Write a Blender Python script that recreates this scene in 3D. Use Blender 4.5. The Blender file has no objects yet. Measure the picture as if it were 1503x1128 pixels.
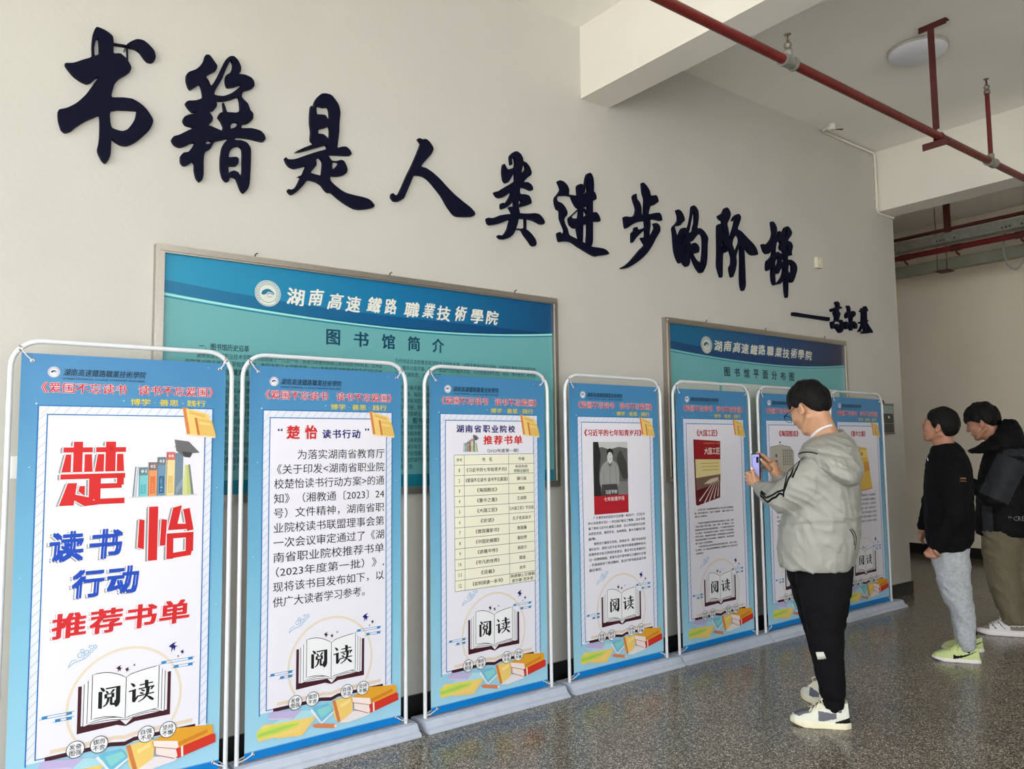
import bpy, bmesh, math, random
import numpy as np
from math import sin, cos, pi, radians
from mathutils import Vector, Matrix
from mathutils.bvhtree import BVHTree
from mathutils.geometry import tessellate_polygon

random.seed(7)
SC = bpy.context.scene
COL = SC.collection

# ------------------------------------------------------------------ camera
YAW, PITCH, ROLL, FPX = 0.65063054, 0.08082047, -0.01160241, 1150.1
CAM = Vector((0.0, 0.0, 1.35))
_f = Vector((sin(YAW)*cos(PITCH), cos(YAW)*cos(PITCH), sin(PITCH)))
_r = Vector((cos(YAW), -sin(YAW), 0.0))
_u = _r.cross(_f)
CR = _r*cos(ROLL) + _u*sin(ROLL)
CU = _u*cos(ROLL) - _r*sin(ROLL)
CF = _f
cam_data = bpy.data.cameras.new('camera')
cam_data.sensor_width = 36.0
cam_data.lens = 36.0*FPX/1503.0
cam_data.clip_start = 0.05
cam_data.clip_end = 200
camera = bpy.data.objects.new('camera', cam_data)
COL.objects.link(camera)
camera.matrix_world = Matrix(((CR.x, CU.x, -CF.x, CAM.x), (CR.y, CU.y, -CF.y, CAM.y), (CR.z, CU.z, -CF.z, CAM.z), (0, 0, 0, 1)))
SC.camera = camera

# ------------------------------------------------------------------ light
world = bpy.data.worlds.new('overcast_sky')
SC.world = world
world.use_nodes = True
wn = world.node_tree
bg = wn.nodes['Background']
bg.inputs[0].default_value = (0.93, 0.97, 1.0, 1)
bg.inputs[1].default_value = 4.4
sun_l = bpy.data.lights.new('sun', 'SUN'); sun_l.energy = 17.0; sun_l.angle = radians(4); sun_l.color = (1.0, 0.985, 0.96)
sun = bpy.data.objects.new('sun', sun_l); COL.objects.link(sun)
sun.rotation_euler = Vector((-0.62, 0.18, -0.76)).to_track_quat('-Z', 'Y').to_euler()   # high, from behind the building: it reaches only the forecourt
SC.view_settings.view_transform = 'Standard'
SC.view_settings.look = 'None'
SC.view_settings.gamma = 1.0
SC.view_settings.use_curve_mapping = False
SC.view_settings.exposure = 0.07

# ------------------------------------------------------------------ helpers
def ray(px, py):
    return CF + CR*((px-751.5)/FPX) - CU*((py-564.0)/FPX)
def onY(px, py, Y):
    d = ray(px, py); return CAM + d*((Y-CAM.y)/d.y)

def srgb(r, g, b):
    def f(c):
        c /= 255.0
        return c/12.92 if c <= 0.04045 else ((c+0.055)/1.055)**2.4
    return (f(r), f(g), f(b), 1.0)

MATS = {}
def mat(name, col=(0.5, 0.5, 0.5, 1), rough=0.6, metal=0.0, noise=0.0, nscale=20.0, bump=0.0, bscale=60.0, spec=0.5, coat=0.0):
    if name in MATS:
        return MATS[name]
    m = bpy.data.materials.new(name)
    m.use_nodes = True
    nt = m.node_tree
    b = nt.nodes['Principled BSDF']
    b.inputs['Base Color'].default_value = col
    b.inputs['Roughness'].default_value = rough
    b.inputs['Metallic'].default_value = metal
    b.inputs['Specular IOR Level'].default_value = spec
    b.inputs['Coat Weight'].default_value = coat
    if noise > 0 or bump > 0:
        tc = nt.nodes.new('ShaderNodeTexCoord')
    if noise > 0:
        n = nt.nodes.new('ShaderNodeTexNoise')
        n.inputs['Scale'].default_value = nscale
        n.inputs['Detail'].default_value = 4
        nt.links.new(tc.outputs['Object'], n.inputs['Vector'])
        r = nt.nodes.new('ShaderNodeValToRGB')
        r.color_ramp.elements[0].position = 0.3
        r.color_ramp.elements[1].position = 0.7
        r.color_ramp.elements[0].color = tuple(c*(1-noise) for c in col[:3]) + (1,)
        r.color_ramp.elements[1].color = tuple(min(1, c*(1+noise)) for c in col[:3]) + (1,)
        nt.links.new(n.outputs['Fac'], r.inputs['Fac'])
        nt.links.new(r.outputs['Color'], b.inputs['Base Color'])
    if bump > 0:
        n2 = nt.nodes.new('ShaderNodeTexNoise')
        n2.inputs['Scale'].default_value = bscale
        n2.inputs['Detail'].default_value = 3
        nt.links.new(tc.outputs['Object'], n2.inputs['Vector'])
        bp = nt.nodes.new('ShaderNodeBump')
        bp.inputs['Strength'].default_value = bump
        bp.inputs['Distance'].default_value = 0.01
        nt.links.new(n2.outputs['Fac'], bp.inputs['Height'])
        nt.links.new(bp.outputs['Normal'], b.inputs['Normal'])
    MATS[name] = m
    return m
def pm(r, g, b, rough=0.55):
    """print ink colour"""
    return mat('ink_%d_%d_%d' % (r, g, b), srgb(r, g, b), rough, spec=0.35)

def link(name, me, parent=None, smooth=False):
    o = bpy.data.objects.new(name, me)
    COL.objects.link(o)
    if parent is not None:
        o.parent = parent
    if smooth:
        me.polygons.foreach_set('use_smooth', [True]*len(me.polygons))
    return o
def tag(o, label, cat, group=None):
    o['label'] = label; o['category'] = cat
    if group: o['group'] = group
    return o
def struct(o):
    o['kind'] = 'structure'; return o
def empty(name, loc, label=None, cat=None, group=None, rz=0):
    o = bpy.data.objects.new(name, None)
    COL.objects.link(o)
    o.location = loc; o.rotation_euler = (0, 0, rz)
    o.empty_display_size = 0.1
    if label: tag(o, label, cat, group)
    return o

class MB:
    def __init__(s):
        s.v = []; s.f = []; s.m = []; s.mats = []; s.sm = []
    def mi(s, m):
        if m not in s.mats: s.mats.append(m)
        return s.mats.index(m)
    def add(s, vs, fs, m, smooth=False):
        b = len(s.v); k = s.mi(m)
        s.v += [tuple(v) for v in vs]
        for f in fs:
            s.f.append(tuple(i+b for i in f)); s.m.append(k); s.sm.append(smooth)
    def box(s, x0, x1, y0, y1, z0, z1, m):
        vs = [(x, y, z) for z in (z0, z1) for y in (y0, y1) for x in (x0, x1)]
        s.add(vs, [(0, 2, 3, 1), (4, 5, 7, 6), (0, 1, 5, 4), (2, 6, 7, 3), (0, 4, 6, 2), (1, 3, 7, 5)], m)
    def tube(s, pts, r, m, n=10, caps=True):
        pts = [Vector(p) for p in pts]
        rr = r if isinstance(r, (list, tuple)) else [r]*len(pts)
        vs = []; fs = []
        prev = None
        for i, p in enumerate(pts):
            t = (pts[min(i+1, len(pts)-1)] - pts[max(i-1, 0)]).normalized()
            if prev is None:
                a = Vector((0, 0, 1)) if abs(t.z) < 0.9 else Vector((1, 0, 0))
                u = t.cross(a).normalized()
            else:
                u = (prev - t*prev.dot(t)).normalized()
            prev = u
            w = t.cross(u)
            for k in range(n):
                a = 2*pi*k/n
                vs.append(p + (u*cos(a) + w*sin(a))*rr[i])
        for i in range(len(pts)-1):
            for k in range(n):
                fs.append((i*n+k, i*n+(k+1) % n, (i+1)*n+(k+1) % n, (i+1)*n+k))
        s.add(vs, fs, m, True)
        if caps:
            L = len(pts)-1
            s.add([vs[k] for k in range(n)], [tuple(range(n-1, -1, -1))], m)
            s.add([vs[L*n+k] for k in range(n)], [tuple(range(n))], m)
    def lathe(s, prof, m, c=(0, 0, 0), n=24, axis='z'):
        vs = []; fs = []
        for (r, h) in prof:
            for k in range(n):
                a = 2*pi*k/n
                if axis == 'z': v = (c[0]+r*cos(a), c[1]+r*sin(a), c[2]+h)
                elif axis == 'y': v = (c[0]+r*cos(a), c[1]+h, c[2]+r*sin(a))
                else: v = (c[0]+h, c[1]+r*cos(a), c[2]+r*sin(a))
                vs.append(v)
        for i in range(len(prof)-1):
            for k in range(n):
                fs.append((i*n+k, i*n+(k+1) % n, (i+1)*n+(k+1) % n, (i+1)*n+k))
        s.add(vs, fs, m, True)
    def prism_x(s, prof, x0, x1, m):
        """profile in (y,z) swept along x"""
        n = len(prof)
        vs = [(x0, y, z) for y, z in prof] + [(x1, y, z) for y, z in prof]
        fs = [(i, (i+1) % n, n+(i+1) % n, n+i) for i in range(n)]
        fs += [tuple(range(n-1, -1, -1)), tuple(range(n, 2*n))]
        s.add(vs, fs, m)
    def build(s, name, parent=None):
        me = bpy.data.meshes.new(name)
        me.from_pydata(s.v, [], s.f)
        for m in s.mats: me.materials.append(m)
        me.polygons.foreach_set('material_index', s.m)
        me.polygons.foreach_set('use_smooth', s.sm)
        me.update()
        return link(name, me, parent)

def crom(pts, k=3, closed=True):
    """smooth closed outline through the points"""
    n = len(pts); out = []
    rng = range(n) if closed else range(n-1)
    for i in rng:
        p0 = pts[(i-1) % n] if closed or i > 0 else pts[0]
        p1 = pts[i]; p2 = pts[(i+1) % n]
        p3 = pts[(i+2) % n] if closed or i+2 < n else pts[-1]
        for j in range(k):
            t = j/k
            q = []
            for d in range(len(p1)):
                a, b, c, e = p0[d], p1[d], p2[d], p3[d]
                q.append(b + 0.35*t*(c-a) + t*t*((c-b)*3 - 0.7*(c-a) - 0.35*(e-b)) + t*t*t*(-2*(c-b) + 0.35*(c-a) + 0.35*(e-b)))
            out.append(tuple(q))
    if not closed: out.append(tuple(pts[-1]))
    return out

def tess(outer, holes=()):
    polys = [[Vector((p[0], p[1], 0)) for p in outer]] + [[Vector((p[0], p[1], 0)) for p in h] for h in holes]
    tris = tessellate_polygon(polys)
    flat = [tuple(p[:2]) for pl in polys for p in pl]
    return flat, [tuple(t) for t in tris]

# ------------------------------------------------------------------ text
_tc = {}
def glyphs(body, bold=0.0, res=2):
    key = (body, bold, res)
    if key in _tc: return _tc[key]
    cu = bpy.data.curves.new('lettering', 'FONT')
    cu.body = body; cu.resolution_u = res; cu.offset = bold; cu.fill_mode = 'FRONT'
    ob = bpy.data.objects.new('lettering', cu)
    me = ob.to_mesh()
    n = len(me.vertices)
    co = np.empty(n*3); me.vertices.foreach_get('co', co); co = co.reshape(-1, 3)[:, :2].copy()
    fs = [tuple(p.vertices) for p in me.polygons]
    ob.to_mesh_clear()
    bpy.data.objects.remove(ob); bpy.data.curves.remove(cu)
    if n == 0: co = np.zeros((0, 2))
    _tc[key] = (co, fs)
    return co, fs

class Print:
    """flat artwork in local (x, z); layer n sits n*0.4 mm proud of the sheet"""
    STEP = 0.0004
    def __init__(s, D=None):
        s.parts = {}; s.D = D; s.part('print')
    def part(s, name):
        s.n_auto = getattr(s, 'n_auto', 0)+1
        if name.endswith('#'): name += str(s.n_auto)     # a piece of its own with the same plain name
        s.mb = s.parts.setdefault(name, MB())
    def _put(s, co, fs, m, layer):
        y = -layer*s.STEP-(0.0012 if s.D else 0)
        if s.D: co, fs = s._refine(list(co), fs)
        if s.D: vs = [(x, y+s.D(x, z), z) for x, z in co]
        else: vs = [(x, y, z) for x, z in co]
        s.mb.add(vs, fs, m)
    def _refine(s, co, fs, lim=0.035):
        out = []; todo = []; mid = {}
        for f in fs:
            a = max(math.hypot(co[f[i]][0]-co[f[i-1]][0], co[f[i]][1]-co[f[i-1]][1]) for i in range(len(f)))
            if a <= lim*1.5: out.append(f)
            else: todo += [(f[0], f[i], f[i+1]) for i in range(1, len(f)-1)]
        while todo:
            f = todo.pop()
            L = [math.hypot(co[f[i]][0]-co[f[(i+1) % 3]][0], co[f[i]][1]-co[f[(i+1) % 3]][1]) for i in range(3)]
            k = L.index(max(L))
            if L[k] <= lim: out.append(f); continue
            a, b, c = f[k], f[(k+1) % 3], f[(k+2) % 3]
            key = (min(a, b), max(a, b))
            if key not in mid:
                mid[key] = len(co); co.append(((co[a][0]+co[b][0])/2, (co[a][1]+co[b][1])/2))
            m = mid[key]
            todo += [(a, m, c), (m, b, c)]
        return co, out
    def poly(s, pts, m, layer=1, holes=()):
        co, fs = tess(pts, holes); s._put(co, fs, m, layer)
    def rect(s, x0, z0, x1, z1, m, layer=1, step=None):
        nx = max(1, int((x1-x0)/step)) if step else 1
        nz = max(1, int((z1-z0)/step)) if step else 1
        co = [(x0+(x1-x0)*i/nx, z0+(z1-z0)*j/nz) for j in range(nz+1) for i in range(nx+1)]
        fs = [(j*(nx+1)+i, j*(nx+1)+i+1, (j+1)*(nx+1)+i+1, (j+1)*(nx+1)+i) for j in range(nz) for i in range(nx)]
        s._put(co, fs, m, layer)
    def line(s, pts, w, m, layer=1, closed=False, taper=False):
        n = len(pts); co = []; fs = []
        for i in range(n):
            a = pts[(i-1) % n] if closed or i > 0 else pts[i]
            b = pts[(i+1) % n] if closed or i < n-1 else pts[i]
            dx, dz = b[0]-a[0], b[1]-a[1]; L = math.hypot(dx, dz) or 1
            ww = (w[i] if isinstance(w, (list, tuple)) else w)*0.5
            if taper: ww = w*0.5*(0.15+0.85*sin(pi*(i+0.3)/(n-0.4)))
            nx, nz = -dz/L*ww, dx/L*ww
            co += [(pts[i][0]+nx, pts[i][1]+nz), (pts[i][0]-nx, pts[i][1]-nz)]
        R = n if closed else n-1
        for i in range(R):
            j = (i+1) % n
            fs.append((2*i, 2*i+1, 2*j+1, 2*j))
        s._put(co, fs, m, layer)
    def circle(s, x, z, r, m, layer=1, n=28, rz=None):
        s.poly([(x+r*cos(2*pi*k/n), z+(rz or r)*sin(2*pi*k/n)) for k in range(n)], m, layer)
    def ring(s, x, z, r, w, m, layer=1, n=40, a0=0, a1=360):
        k = int(n*(a1-a0)/360)
        pts = [(x+r*cos(radians(a0+(a1-a0)*i/k)), z+r*sin(radians(a0+(a1-a0)*i/k))) for i in range(k+(0 if a1-a0 >= 360 else 1))]
        s.line(pts, w, m, layer, closed=(a1-a0 >= 360))
    def text(s, body, x0, x1, z0, z1, m, layer=1, bold=0.0, res=1, shear=0.0, slope=0.0):
        """body fitted to the box; z0, z1 are the ink's bottom and top"""
        co, fs = glyphs(body, 0.0, res)
        if len(co) == 0: return
        lo = co.min(0); hi = co.max(0)
        sx = (x1-x0)/max(1e-6, hi[0]-lo[0]); sz = (z1-z0)/max(1e-6, hi[1]-lo[1])
        X = x0 + (co[:, 0]-lo[0])*sx; Z = z0 + (co[:, 1]-lo[1])*sz
        X = X + (Z-z0)*shear; Z = Z + (X-x0)*slope
        if bold <= 0: sh = ((0, 0),)
        elif bold < 0.01: sh = ((-bold, 0), (bold, 0))
        else: sh = ((-bold, -bold*.6), (bold, -bold*.6), (bold, bold*.6), (-bold, bold*.6))
        for k, (ax, az) in enumerate(sh):
            s._put(list(zip((X+ax*sx).tolist(), (Z+az*sz).tolist())), fs, m, layer+k*0.06)
    def strokes(s, polys, x0, z0, w, h, m, layer=1):
        for p in polys:
            s.poly([(x0+a/100.0*w, z0+b/100.0*h) for a, b in p], m, layer)
    def build(s, name, parent=None):
        out = []
        for k, mb in s.parts.items():
            if not mb.v: continue
            o = mb.build(name if k == 'print' else k.split('#')[0], parent)
            if 'lettering' in k or k in ('sparkles', 'floor_plan'): o['kind'] = 'stuff'      # small print
            out.append(o)
        return out

# ------------------------------------------------------------------ materials
M_wall = mat('white_plaster', (0.535, 0.522, 0.478, 1), 0.85, noise=0.025, nscale=2.0, bump=0.12, bscale=45)
M_tanwall = mat('cream_plaster', (0.80, 0.72, 0.59, 1), 0.85, noise=0.04, nscale=1.5, bump=0.1, bscale=40)
M_ceil = mat('ceiling_plaster', (0.88, 0.86, 0.80, 1), 0.9, noise=0.03, nscale=1.2, bump=0.1, bscale=30)
M_beam = mat('beam_plaster', (0.78, 0.745, 0.675, 1), 0.85, noise=0.02, nscale=3, bump=0.1, bscale=40)
M_skirt = mat('black_stone_skirting', (0.012, 0.012, 0.012, 1), 0.3, noise=0.3, nscale=80)
M_navy = mat('navy_foam', srgb(5, 7, 32), 0.6, noise=0.1, nscale=30, spec=0.12)
M_alu = mat('brushed_aluminium', (0.42, 0.39, 0.35, 1), 0.32, 0.9, noise=0.05, nscale=90)
M_white = mat('white_enamel', (0.70, 0.72, 0.76, 1), 0.28, noise=0.02, nscale=30)
M_base = mat('pale_grey_plastic', srgb(186, 194, 210), 0.3, noise=0.05, nscale=25)
M_redpipe = mat('red_painted_steel', srgb(100, 24, 22), 0.4, noise=0.15, nscale=15)
M_darkred = mat('dark_red_primer', srgb(78, 26, 23), 0.6, noise=0.2, nscale=25)
M_galv = mat('galvanised_steel', (0.30, 0.30, 0.27, 1), 0.45, 0.6, noise=0.2, nscale=25)
M_brass = mat('dull_brass', (0.22, 0.21, 0.17, 1), 0.4, 0.7)
M_pvc = mat('cream_plastic_pipe', (0.80, 0.76, 0.68, 1), 0.45)
M_black = mat('black_rubber', (0.01, 0.01, 0.011, 1), 0.45)
M_cord = mat('white_cord', (0.75, 0.75, 0.75, 1), 0.7)
M_steel = mat('steel_eyelet', (0.55, 0.55, 0.56, 1), 0.25, 0.9)
def granite():
    m = mat('speckled_granite', (0.2, 0.19, 0.17, 1), 0.2)
    nt = m.node_tree; b = nt.nodes['Principled BSDF']
    g = nt.nodes.new('ShaderNodeNewGeometry')
    n = nt.nodes.new('ShaderNodeTexVoronoi'); n.inputs['Scale'].default_value = 210; n.inputs['Randomness'].default_value = 1.0
    n2 = nt.nodes.new('ShaderNodeTexNoise'); n2.inputs['Scale'].default_value = 1.1; n2.inputs['Detail'].default_value = 5
    for q in (n, n2): nt.links.new(g.outputs['Position'], q.inputs['Vector'])
    sx = nt.nodes.new('ShaderNodeSeparateColor')
    nt.links.new(n.outputs['Color'], sx.inputs[0])
    r = nt.nodes.new('ShaderNodeValToRGB')
    e = r.color_ramp.elements
    e[0].position = 0.0; e[0].color = (0.03, 0.028, 0.023, 1)
    e[1].position = 1.0; e[1].color = (0.66, 0.61, 0.51, 1)
    k = e.new(0.45); k.color = (0.125, 0.115, 0.094, 1)
    k = e.new(0.8); k.color = (0.26, 0.24, 0.20, 1)
    nt.links.new(sx.outputs[0], r.inputs['Fac'])
    mx = nt.nodes.new('ShaderNodeMixRGB'); mx.blend_type = 'MULTIPLY'; mx.inputs[0].default_value = 1
    r2 = nt.nodes.new('ShaderNodeValToRGB')
    r2.color_ramp.elements[0].position = 0.3; r2.color_ramp.elements[0].color = (0.8, 0.8, 0.8, 1)
    r2.color_ramp.elements[1].position = 0.7; r2.color_ramp.elements[1].color = (1.15, 1.1, 1.05, 1)
    nt.links.new(n2.outputs['Fac'], r2.inputs['Fac'])
    nt.links.new(r.outputs['Color'], mx.inputs[1]); nt.links.new(r2.outputs['Color'], mx.inputs[2])
    nt.links.new(mx.outputs['Color'], b.inputs['Base Color'])
    rr = nt.nodes.new('ShaderNodeMapRange'); rr.inputs['To Min'].default_value = 0.13; rr.inputs['To Max'].default_value = 0.28
    nt.links.new(n2.outputs['Fac'], rr.inputs['Value']); nt.links.new(rr.outputs['Result'], b.inputs['Roughness'])
    return m
M_floor = granite(); M_floor.node_tree.nodes['Principled BSDF'].inputs['Specular IOR Level'].default_value = 0.42
M_joint = mat('tile_joint', (0.16, 0.15, 0.125, 1), 0.7, noise=0.1, nscale=20)

def gradient_cloth(name, stops, axis='Z', rough=0.42):
    m = mat(name, (0.2, 0.4, 0.6, 1), rough, spec=0.35)
    nt = m.node_tree; b = nt.nodes['Principled BSDF']
    tc = nt.nodes.new('ShaderNodeTexCoord'); sp = nt.nodes.new('ShaderNodeSeparateXYZ')
    nt.links.new(tc.outputs['Object'], sp.inputs[0])
    mr = nt.nodes.new('ShaderNodeMapRange')
    lo, hi = stops[0][0], stops[-1][0]
    mr.inputs['From Min'].default_value = lo; mr.inputs['From Max'].default_value = hi
    nt.links.new(sp.outputs[axis], mr.inputs['Value'])
    r = nt.nodes.new('ShaderNodeValToRGB')
    e = r.color_ramp.elements
    for i, (p, c) in enumerate(stops):
        t = (p-lo)/(hi-lo)
        if i == 0: q = e[0]; q.position = t
        elif i == len(stops)-1: q = e[len(e)-1]; q.position = t
        else: q = e.new(t)
        q.color = srgb(*c)
    nt.links.new(mr.outputs['Result'], r.inputs['Fac'])
    nt.links.new(r.outputs['Color'], b.inputs['Base Color'])
    return m
M_cloth = gradient_cloth('blue_banner_cloth', [(0.05, (0, 122, 200)), (0.0905, (0, 122, 200)), (0.0915, (160, 208, 230)), (0.5, (138, 196, 220)), (1.0, (104, 168, 202)), (1.5, (72, 138, 184)), (1.73, (66, 130, 180))])
M_clothback = mat('white_cloth_back', (0.7, 0.7, 0.7, 1), 0.8)

# ------------------------------------------------------------------ the room
YW = 3.56; ZC = 4.03; XE = 7.22
b = MB(); b.box(-2.2, XE, YW, YW+0.24, 0, ZC+0.2, M_wall)
struct(b.build('wall_north'))
b = MB(); b.box(9.9, 10.1, -5.0, 9.0, 0, ZC+0.2, M_tanwall); struct(b.build('wall_east'))
b = MB(); b.box(-2.2, 10.1, -5.0, 9.0, ZC, ZC+0.2, M_ceil); struct(b.build('ceiling'))
b = MB(); b.box(XE+0.0, 10.1, 9.0, 9.2, 0, ZC+0.2, M_tanwall); struct(b.build('wall_corridor_end'))
b = MB(); b.box(3.288, 3.53, -5.0, YW, 3.56, ZC, M_beam); struct(b.build('trim_1'))
b = MB(); b.box(6.955, 7.23, -5.0, YW, 3.47, ZC, M_beam); struct(b.build('trim_2'))
b = MB(); b.box(6.98, 7.22, YW+0.24, 9.0, 0, ZC+0.2, M_tanwall); struct(b.build('wall_corridor_side'))
b = MB(); b.box(7.9, 9.9, 5.3, 5.55, 3.62, ZC, M_beam); struct(b.build('trim_3'))
b = MB(); b.box(2.4, 10.1, -5.2, -5.0, 0, ZC+0.2, M_wall); struct(b.build('wall_south_light_block'))  # unseen wall, added and sized to cut daylight from behind the camera
b = MB(); b.box(-2.4, -2.2, -5.2, 9.0, 3.2, ZC+0.2, M_beam); struct(b.build('wall_west_light_header'))  # unseen header over the open side, added to keep incoming daylight low
# skirtings
b = MB(); b.box(-2.2, XE+0.012, YW-0.012, YW, 0, 0.113, M_skirt); b.box(XE, XE+0.012, YW, YW+0.24, 0, 0.113, M_skirt)
struct(b.build('baseboard_north'))
b = MB(); b.box(9.888, 9.9, -5.0, 9.0, 0, 0.125, M_skirt); struct(b.build('baseboard_east'))

# floor: bed of joint mortar with a stone tile for each field
b = MB(); b.box(-2.2, 10.1, -5.0, 9.0, -0.12, -0.004, M_joint)
floor = struct(b.build('floor'))
TS = 0.5655
X0T, Y0T = 2.362-5*TS, 2.943-5*TS
tb = MB(); tb.box(0.001, TS-0.001, 0.001, TS-0.001, -0.02, 0.0, M_floor)
tile0 = None
for i in range(0, 18):
    for j in range(0, 9):
        x = X0T+i*TS; y = Y0T+j*TS
        if j >= 6 and i < 12: continue
        if tile0 is None:
            tile0 = tb.build('floor_tile', floor); o = tile0
        else:
            o = tile0.copy(); COL.objects.link(o); o.parent = floor
        o.location = (x, y, 0)
# polished slab carrying on outside the photographed part
b = MB()
XT1 = X0T+18*TS; YT1 = Y0T+9*TS
b.box(-2.2, X0T-0.001, -5.0, YW, -0.02, 0, M_floor)
b.box(X0T-0.001, 10.1, -5.0, Y0T-0.001, -0.02, 0, M_floor)
b.box(XT1+0.001, 10.1, Y0T-0.001, 9.0, -0.02, 0, M_floor)
b.box(X0T+12*TS, XT1, YT1+0.001, 9.0, -0.02, 0, M_floor)
o = b.build('floor_slab', floor)
# ground outside the open side
b = MB(); b.box(-60, -2.2, -60, 60, -0.35, -0.13, mat('pale_concrete', (0.6, 0.58, 0.54, 1), 0.9, noise=0.1, nscale=3))
b.box(-2.2, 10.1, -60, -5.0, -0.35, -0.13, MATS['pale_concrete'])
struct(b.build('floor_outside'))
# ------------------------------------------------------------------ slogan characters
CH = {}
CH['shu'] = ((60, 20), 4.175, [
 ([(345,80),(395,100),(440,135),(447,180),(447,240),(490,243),(530,280),(555,325),(548,350),(520,372),(480,395),(455,425),(440,470),(436,510),(500,512),(560,520),(610,548),(650,585),(685,640),(688,665),(670,705),(630,745),(580,785),(530,805),(490,800),(455,780),(435,762),(432,790),(428,860),(412,900),(395,912),(375,895),(352,850),(348,825),(358,780),(362,720),(360,622),(330,630),(270,655),(215,690),(185,715),(150,725),(125,705),(108,650),(105,600),(115,585),(160,575),(220,545),(280,490),(330,420),(355,385),(335,392),(310,415),(280,424),(240,405),(200,375),(170,340),(148,303),(200,300),(260,280),(312,262),(313,200),(318,140),(328,100)],
  [[(345,150),(355,155),(358,240),(345,252),(330,255),(328,210),(335,170)],
   [(432,590),(580,590),(588,600),(580,640),(555,680),(530,708),(500,718),(465,710),(432,690)]]),
 ([(525,190),(550,170),(590,155),(630,162),(665,190),(695,225),(705,260),(698,285),(680,295),(655,290),(635,270),(610,235),(580,213),(545,205)], [])],
 [((440,181),(528,195),8), ((531,195),(533,285),6), ((512,222),(524,200),5)])
CH['ji'] = ((60, 20), 4.175, [
 ([(1010,252),(1035,252),(1060,285),(1082,318),(1075,345),(1050,358),(1020,375),(1015,390),(1030,410),(1045,440),(1075,400),(1110,330),(1135,280),(1160,260),(1185,260),(1210,285),(1228,325),(1225,355),(1215,368),(1250,372),(1290,390),(1308,415),(1308,445),(1285,460),(1250,470),(1235,490),(1232,505),(1240,520),(1270,550),(1285,590),(1302,610),(1300,645),(1270,668),(1240,675),(1230,700),(1290,700),(1345,715),(1370,740),(1378,765),(1365,780),(1330,775),(1290,765),(1240,757),(1200,755),(1190,772),(1230,775),(1265,790),(1287,825),(1288,880),(1285,960),(1280,1040),(1268,1075),(1245,1097),(1228,1080),(1212,1040),(1200,1010),(1185,1000),(1160,1000),(1152,1025),(1135,1025),(1115,1000),(1103,950),(1103,880),(1112,820),(1130,785),(1150,762),(1110,770),(1070,780),(1055,800),(1040,825),(1015,840),(1003,860),(998,900),(998,980),(990,1015),(975,1028),(955,1005),(943,960),(942,920),(930,905),(900,925),(875,927),(858,905),(858,870),(875,850),(905,845),(930,815),(945,790),(920,790),(880,810),(850,815),(820,800),(803,770),(815,750),(850,740),(900,715),(935,700),(925,690),(890,680),(873,655),(880,630),(905,618),(945,610),(955,600),(930,600),(905,575),(888,545),(905,532),(950,530),(990,515),(993,490),(985,450),(975,430),(950,445),(920,462),(905,445),(893,405),(895,370),(910,355),(950,340),(975,320),(1000,285)],
  [[(1165,282),(1178,305),(1176,335),(1160,362),(1138,375),(1133,410),(1145,448),(1190,445),(1228,432),(1210,455),(1170,485),(1120,503),(1065,495),(1075,460),(1110,400),(1140,330)],
   [(1080,532),(1120,532),(1170,522),(1212,508),(1222,555),(1222,590),(1200,605),(1165,603),(1142,600),(1130,565),(1117,542),(1122,600),(1100,605),(1088,630),(1105,655),(1120,690),(1112,715),(1085,705),(1050,690),(1028,680),(1050,660),(1055,635),(1040,610),(1034,597),(1060,590),(1080,565)],
   [(1165,682),(1185,662),(1210,667),(1195,692),(1165,703)],
   [(1012,790),(1030,774),(1050,782),(1035,795),(1015,798)],
   [(1152,875),(1160,840),(1185,815),(1215,810),(1235,830),(1237,900),(1235,970),(1225,992),(1210,970),(1185,960),(1165,965),(1153,975),(1150,940),(1160,930),(1200,930),(1213,910),(1212,885),(1195,876),(1165,878)]])], [])
CH['shi'] = ((400, 125), 5.935, [
 ([(430,72),(470,70),(515,85),(550,125),(578,170),(592,225),(592,260),(585,330),(583,400),(578,450),(568,540),(600,535),(640,533),(670,555),(690,590),(680,608),(640,608),(570,605),(488,605),(520,655),(560,658),(600,648),(625,660),(645,695),(655,735),(645,765),(620,780),(580,788),(545,788),(510,785),(505,825),(540,865),(590,905),(640,935),(710,955),(780,970),(840,990),(870,1015),(890,1045),(880,1062),(830,1073),(760,1078),(715,1070),(650,1035),(580,985),(520,935),(485,930),(455,900),(430,865),(390,840),(340,825),(305,825),(270,870),(225,915),(185,945),(160,945),(138,920),(140,903),(165,908),(200,890),(225,850),(245,800),(222,795),(245,785),(265,770),(280,735),(295,700),(250,710),(200,722),(160,710),(130,680),(110,635),(120,625),(135,642),(170,645),(210,638),(290,610),(380,580),(475,552),(470,518),(420,530),(330,555),(250,575),(200,580),(270,545),(360,508),(345,490),(335,465),(340,400),(330,320),(332,240),(338,180),(345,180),(355,200),(362,175),(375,130),(400,95)],
  [[(388,180),(420,182),(450,190),(485,188),(498,220),(502,300),(480,285),(460,258),(420,253),(388,248)],
   [(400,395),(420,375),(460,367),(495,355),(503,400),(498,480),(480,455),(450,428),(425,422),(402,420)],
   [(395,635),(415,628),(440,665),(438,720),(430,785),(400,780),(335,762),(365,720),(385,690),(380,650)],
   [(525,670),(560,665),(580,675),(560,705),(525,730)]])], [])
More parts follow.
